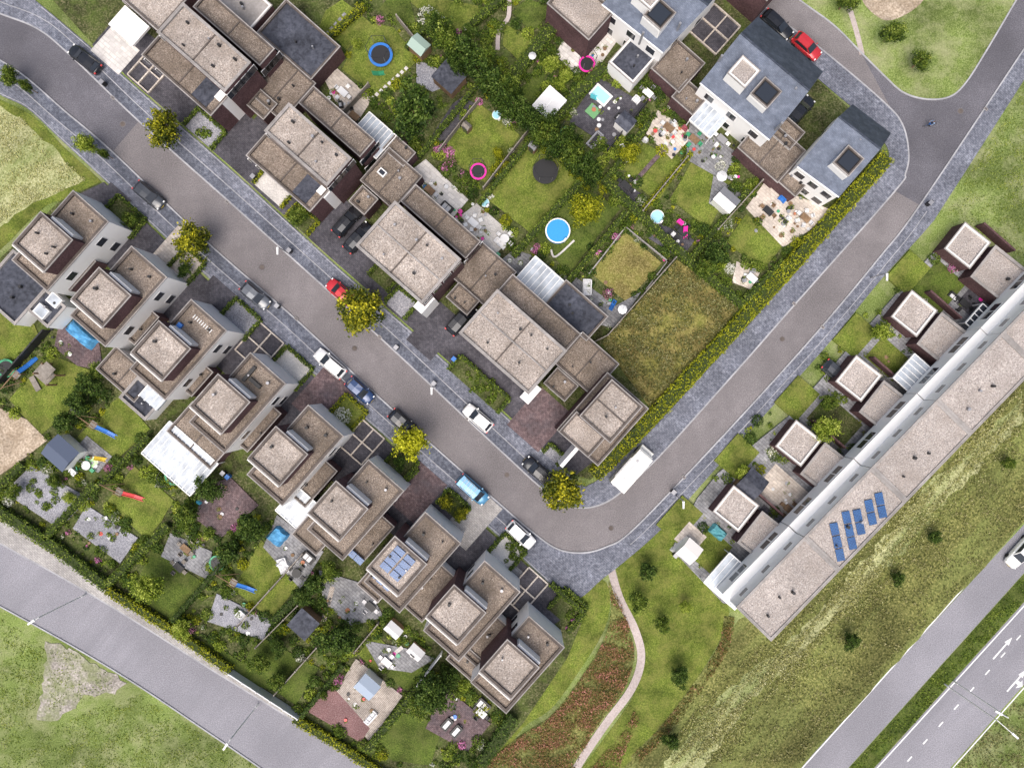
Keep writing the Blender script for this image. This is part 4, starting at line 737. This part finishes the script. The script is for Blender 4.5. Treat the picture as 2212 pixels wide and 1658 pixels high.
for a in[(190,133,218,D1,4.6),(328,425,40,D2,4.3),(556,640,40,SV,4.2),(716,785,221,WHc,4.6),(780,843,42,DB,4.0),(872,912,42,D1,4.0),(1125,1152,42,WHc,4.1),(1033,902,221,WHc,4.2),(1160,1014,221,D1,4.2),(738,632,221,RDc,4.0),(753,480,-48,D1,4.5),(777,515,-48,D1,4.5),(1675,60,42,D1,4.6),(1738,106,42,RDc,4.1),(1724,243,-48,D1,4.3),(1802,806,40,D2,4.0)]: car(*a)
car(1022,1055,42,TB,4.6,1.85,'van'); car(998,690,-48,D1,4.6,1.9,'suv'); car(2200,1188,132,WHc,4.8,1.9,'suv',z0=.02,name='car')
e=G('camper_van',1362,1008); 
def cb(part,m,t0,t1,w0,w1,z0,z1):
    c=W(1362,1008); dx,dy=VX,-VY; nx,ny=-dy,dx
    e.pr(part,m,[(c[0]+dx*t+nx*w,c[1]+dy*t+ny*w) for t,w in((t0,w0),(t1,w0),(t1,w1),(t0,w1))],z0,z1)
cream=P('camper_white',(.8,.79,.75),.35)
cb('living_body',cream,-3.1,1.5,-1.1,1.1,.5,2.75); cb('roof_cap',cream,-3.0,2.2,-1.02,1.02,2.7,2.85); cb('overcab',cream,1.5,2.35,-1.08,1.08,1.95,2.7); cb('cab',cream,1.5,2.6,-.98,.98,.5,1.95); cb('bonnet',cream,2.6,3.1,-.92,.92,.5,1.15); cb('windscreen',GL,2.58,2.66,-.85,.85,1.2,1.85)
cb('roof_hatch',LG,-2.2,-1.6,-.3,.3,2.85,2.95); cb('roof_hatch',LG,-.4,.3,-.35,.35,2.85,2.95); cb('roof_vent',GY,.9,1.2,.2,.5,2.85,2.98); cb('rear_ladder',GY,-3.18,-3.1,.4,.8,.6,2.7); cb('side_window',GL,-1.6,-.6,-1.12,-1.09,1.5,2.1); cb('side_window',GL,-1.6,-.6,1.09,1.12,1.5,2.1); cb('bumper',CG,3.08,3.22,-.95,.95,.4,.65); cb('awning',GY,-2.2,.9,1.1,1.22,2.5,2.68)
for t in(-1.9,2.1):
    for s in(-.95,.95): cb('wheel',RUB,t-.33,t+.33,s-.12,s+.12,.12,.7)
e.done()
def lamp(x,y,h,ax_,ay_,arm=1.5):
    g=G('street_lamp',x,y); c=W(x,y); l=math.hypot(ax_,ay_); dx,dy=ax_/l,-ay_/l
    m=GALV if h>6 else GY
    g.tube('base',m,(c[0],c[1],0),(c[0],c[1],1),.11,8); g.tube('pole',m,(c[0],c[1],1),(c[0],c[1],h),.07,8); g.tube('arm',m,(c[0],c[1],h),(c[0]+dx*arm,c[1]+dy*arm,h+.25),.05,6)
    q=(c[0]+dx*(arm+.4),c[1]+dy*(arm+.4),h+.25); nx,ny=-dy,dx
    g.pr('lamp_head',GALV,[(q[0]-dx*.45-nx*.13,q[1]-dy*.45-ny*.13),(q[0]+dx*.45-nx*.1,q[1]+dy*.45-ny*.1),(q[0]+dx*.45+nx*.1,q[1]+dy*.45+ny*.1),(q[0]-dx*.45+nx*.13,q[1]-dy*.45+ny*.13)],h+.15,h+.32); g.done()
lamp(185,1283,10,-.9,.6,.4); lamp(558,1520,10,-.6,.9,.4); lamp(2040,1476,11,.75,.66,2); lamp(2060,1470,11,-.75,-.4,1)
for x,y in[(622,546),(940,835),(1460,1070),(1880,600)]: lamp(x,y,4.2,0,1,.1)
# ================= cyclist
g=G('bicycle',2005,272); c=W(2005,272)
def cy(t,w,z): return (c[0]-t*.98+w*.17,c[1]-t*.17-w*.98,z+.012)
for t in(-.52,.52):
    for i in range(16):
        a,b=i*.3927,(i+1)*.3927; g.tube('wheel_rim',RUB,cy(t+.34*math.cos(a),0,.35+.34*math.sin(a)),cy(t+.34*math.cos(b),0,.35+.34*math.sin(b)),.02,5)
    for i in range(6): a=i*1.047; g.tube('spoke',GY,cy(t,0,.35),cy(t+.33*math.cos(a),0,.35+.33*math.sin(a)),.004,3)
for a,b in[((-.52,0,.35),(-.15,0,.85)),((-.52,0,.35),(-.05,0,.3)),((-.05,0,.3),(-.18,0,.95)),((-.15,0,.82),(.36,0,.88)),((-.05,0,.3),(.38,0,.8)),((.34,0,1.02),(.52,0,.35)),((.33,-.3,1.08),(.33,.3,1.08)),((-.05,-.16,.3),(-.05,.16,.3))]: g.tube('frame',BL,cy(*a),cy(*b),.02)
g.box('saddle',BK,2008,272,4,2.6,.93,.99,-30); g.done()
def skin(name,V,E,Rr,mat,parent=None):
    me=bpy.data.meshes.new(name); me.from_pydata(V,E,[]); me.materials.append(mat); o=bpy.data.objects.new(name,me); COL.objects.link(o)
    o.modifiers.new('skin','SKIN')
    bpy.context.view_layer.update()
    for i,r in enumerate(Rr):
        try: me.skin_vertices[0].data[i].radius=(r,r)
        except Exception: pass
    try: me.skin_vertices[0].data[0].use_root=True
    except Exception: pass
    o.modifiers.new('sub','SUBSURF').levels=1
    if parent: o.parent=parent
    return o
rider=bpy.data.objects.new('cyclist',None); COL.objects.link(rider)
JV=[cy(-.18,0,1.03),cy(-.08,0,1.25),cy(.06,0,1.48),cy(.1,0,1.56), cy(.06,.19,1.47),cy(.2,.24,1.25),cy(.31,.27,1.12), cy(.06,-.19,1.47),cy(.2,-.24,1.25),cy(.31,-.27,1.12)]
skin('shirt_and_arms',JV,[(0,1),(1,2),(2,3),(2,4),(4,5),(5,6),(2,7),(7,8),(8,9)],[.15,.15,.14,.06,.07,.05,.035,.07,.05,.035],P('cyclist_shirt',(.2,.28,.42)),rider)
LV=[cy(-.18,0,1.0),cy(-.15,.1,.98),cy(.22,.13,.85),cy(.0,.14,.5),cy(.12,.15,.42),cy(-.15,-.1,.98),cy(.2,-.13,.68),cy(-.08,-.14,.24),cy(.05,-.15,.18)]
skin('trousers_and_shoes',LV,[(0,1),(1,2),(2,3),(3,4),(0,5),(5,6),(6,7),(7,8)],[.14,.1,.065,.045,.04,.1,.065,.045,.04],P('trousers',(.03,.035,.06)),rider)
for s in(1,-1):
    hv=[cy(.31,.27*s,1.12),cy(.35,.27*s,1.12)];he=[(0,1)];hr=[.025,.03]
    for k in range(4): b=len(hv); hv+=[cy(.38,(.24+.02*k)*s,1.125),cy(.40-.003*abs(k-1),(.24+.02*k)*s,1.09)]; he+=[(1,b),(b,b+1)]; hr+=[.009,.008]
    b=len(hv); hv+=[cy(.34,.225*s,1.11)]; he+=[(0,b)]; hr+=[.01]
    skin('hand',hv,he,hr,SKIN,rider)
def ell(name,c_,r,m):
    v=[];f=[]
    for i in range(9):
        for j in range(14): a=math.pi*i/8;b=j*6.283/14; v.append((c_[0]+r[0]*math.sin(a)*math.cos(b),c_[1]+r[1]*math.sin(a)*math.sin(b),c_[2]+r[2]*math.cos(a)))
    for i in range(8):
        for j in range(14): f.append((i*14+j,(i+1)*14+j,(i+1)*14+(j+1)%14,i*14+(j+1)%14))
    obj(name,v,f,m,parent=rider,smooth=True)
ell('head',cy(.14,0,1.68),(.095,.08,.12),SKIN); ell('hair',cy(.12,0,1.71),(.105,.09,.11),P('hair',(.08,.045,.02))); ell('nose',cy(.24,0,1.66),(.02,.015,.02),SKIN)
for s in(-1,1): ell('eye',cy(.225,.03*s,1.69),(.01,.01,.008),BK); ell('ear',cy(.13,.085*s,1.67),(.02,.01,.03),SKIN)
ell('mouth',cy(.228,0,1.62),(.008,.022,.006),RD)
# ================= light & camera
w=bpy.data.worlds.new('World'); sc.world=w; w.use_nodes=True; n=w.node_tree; bg=n.nodes['Background']
sky=n.nodes.new('ShaderNodeTexSky'); sky.sky_type='NISHITA'; sky.sun_disc=False; sky.sun_elevation=math.radians(64); sky.sun_rotation=math.radians(200); sky.dust_density=7; sky.air_density=1.2
n.links.new(sky.outputs[0],bg.inputs[0]); bg.inputs[1].default_value=.15
sl=bpy.data.lights.new('sun','SUN'); sl.energy=2.8; sl.angle=math.radians(55); sl.color=(1,.98,.96); so=bpy.data.objects.new('sun',sl); COL.objects.link(so)
az=math.radians(200); el=math.radians(64)
from mathutils import Vector
d=Vector((math.sin(az)*math.cos(el),math.cos(az)*math.cos(el),math.sin(el))); so.rotation_euler=d.to_track_quat('Z','Y').to_euler()
cd=bpy.data.cameras.new('camera'); co=bpy.data.objects.new('camera',cd); COL.objects.link(co); co.location=(0,0,H); cd.sensor_width=36; cd.lens=36*H/(2212/S); cd.clip_end=3000; sc.camera=co
sc.view_settings.view_transform='Standard'; sc.view_settings.look='None'; sc.view_settings.exposure=0
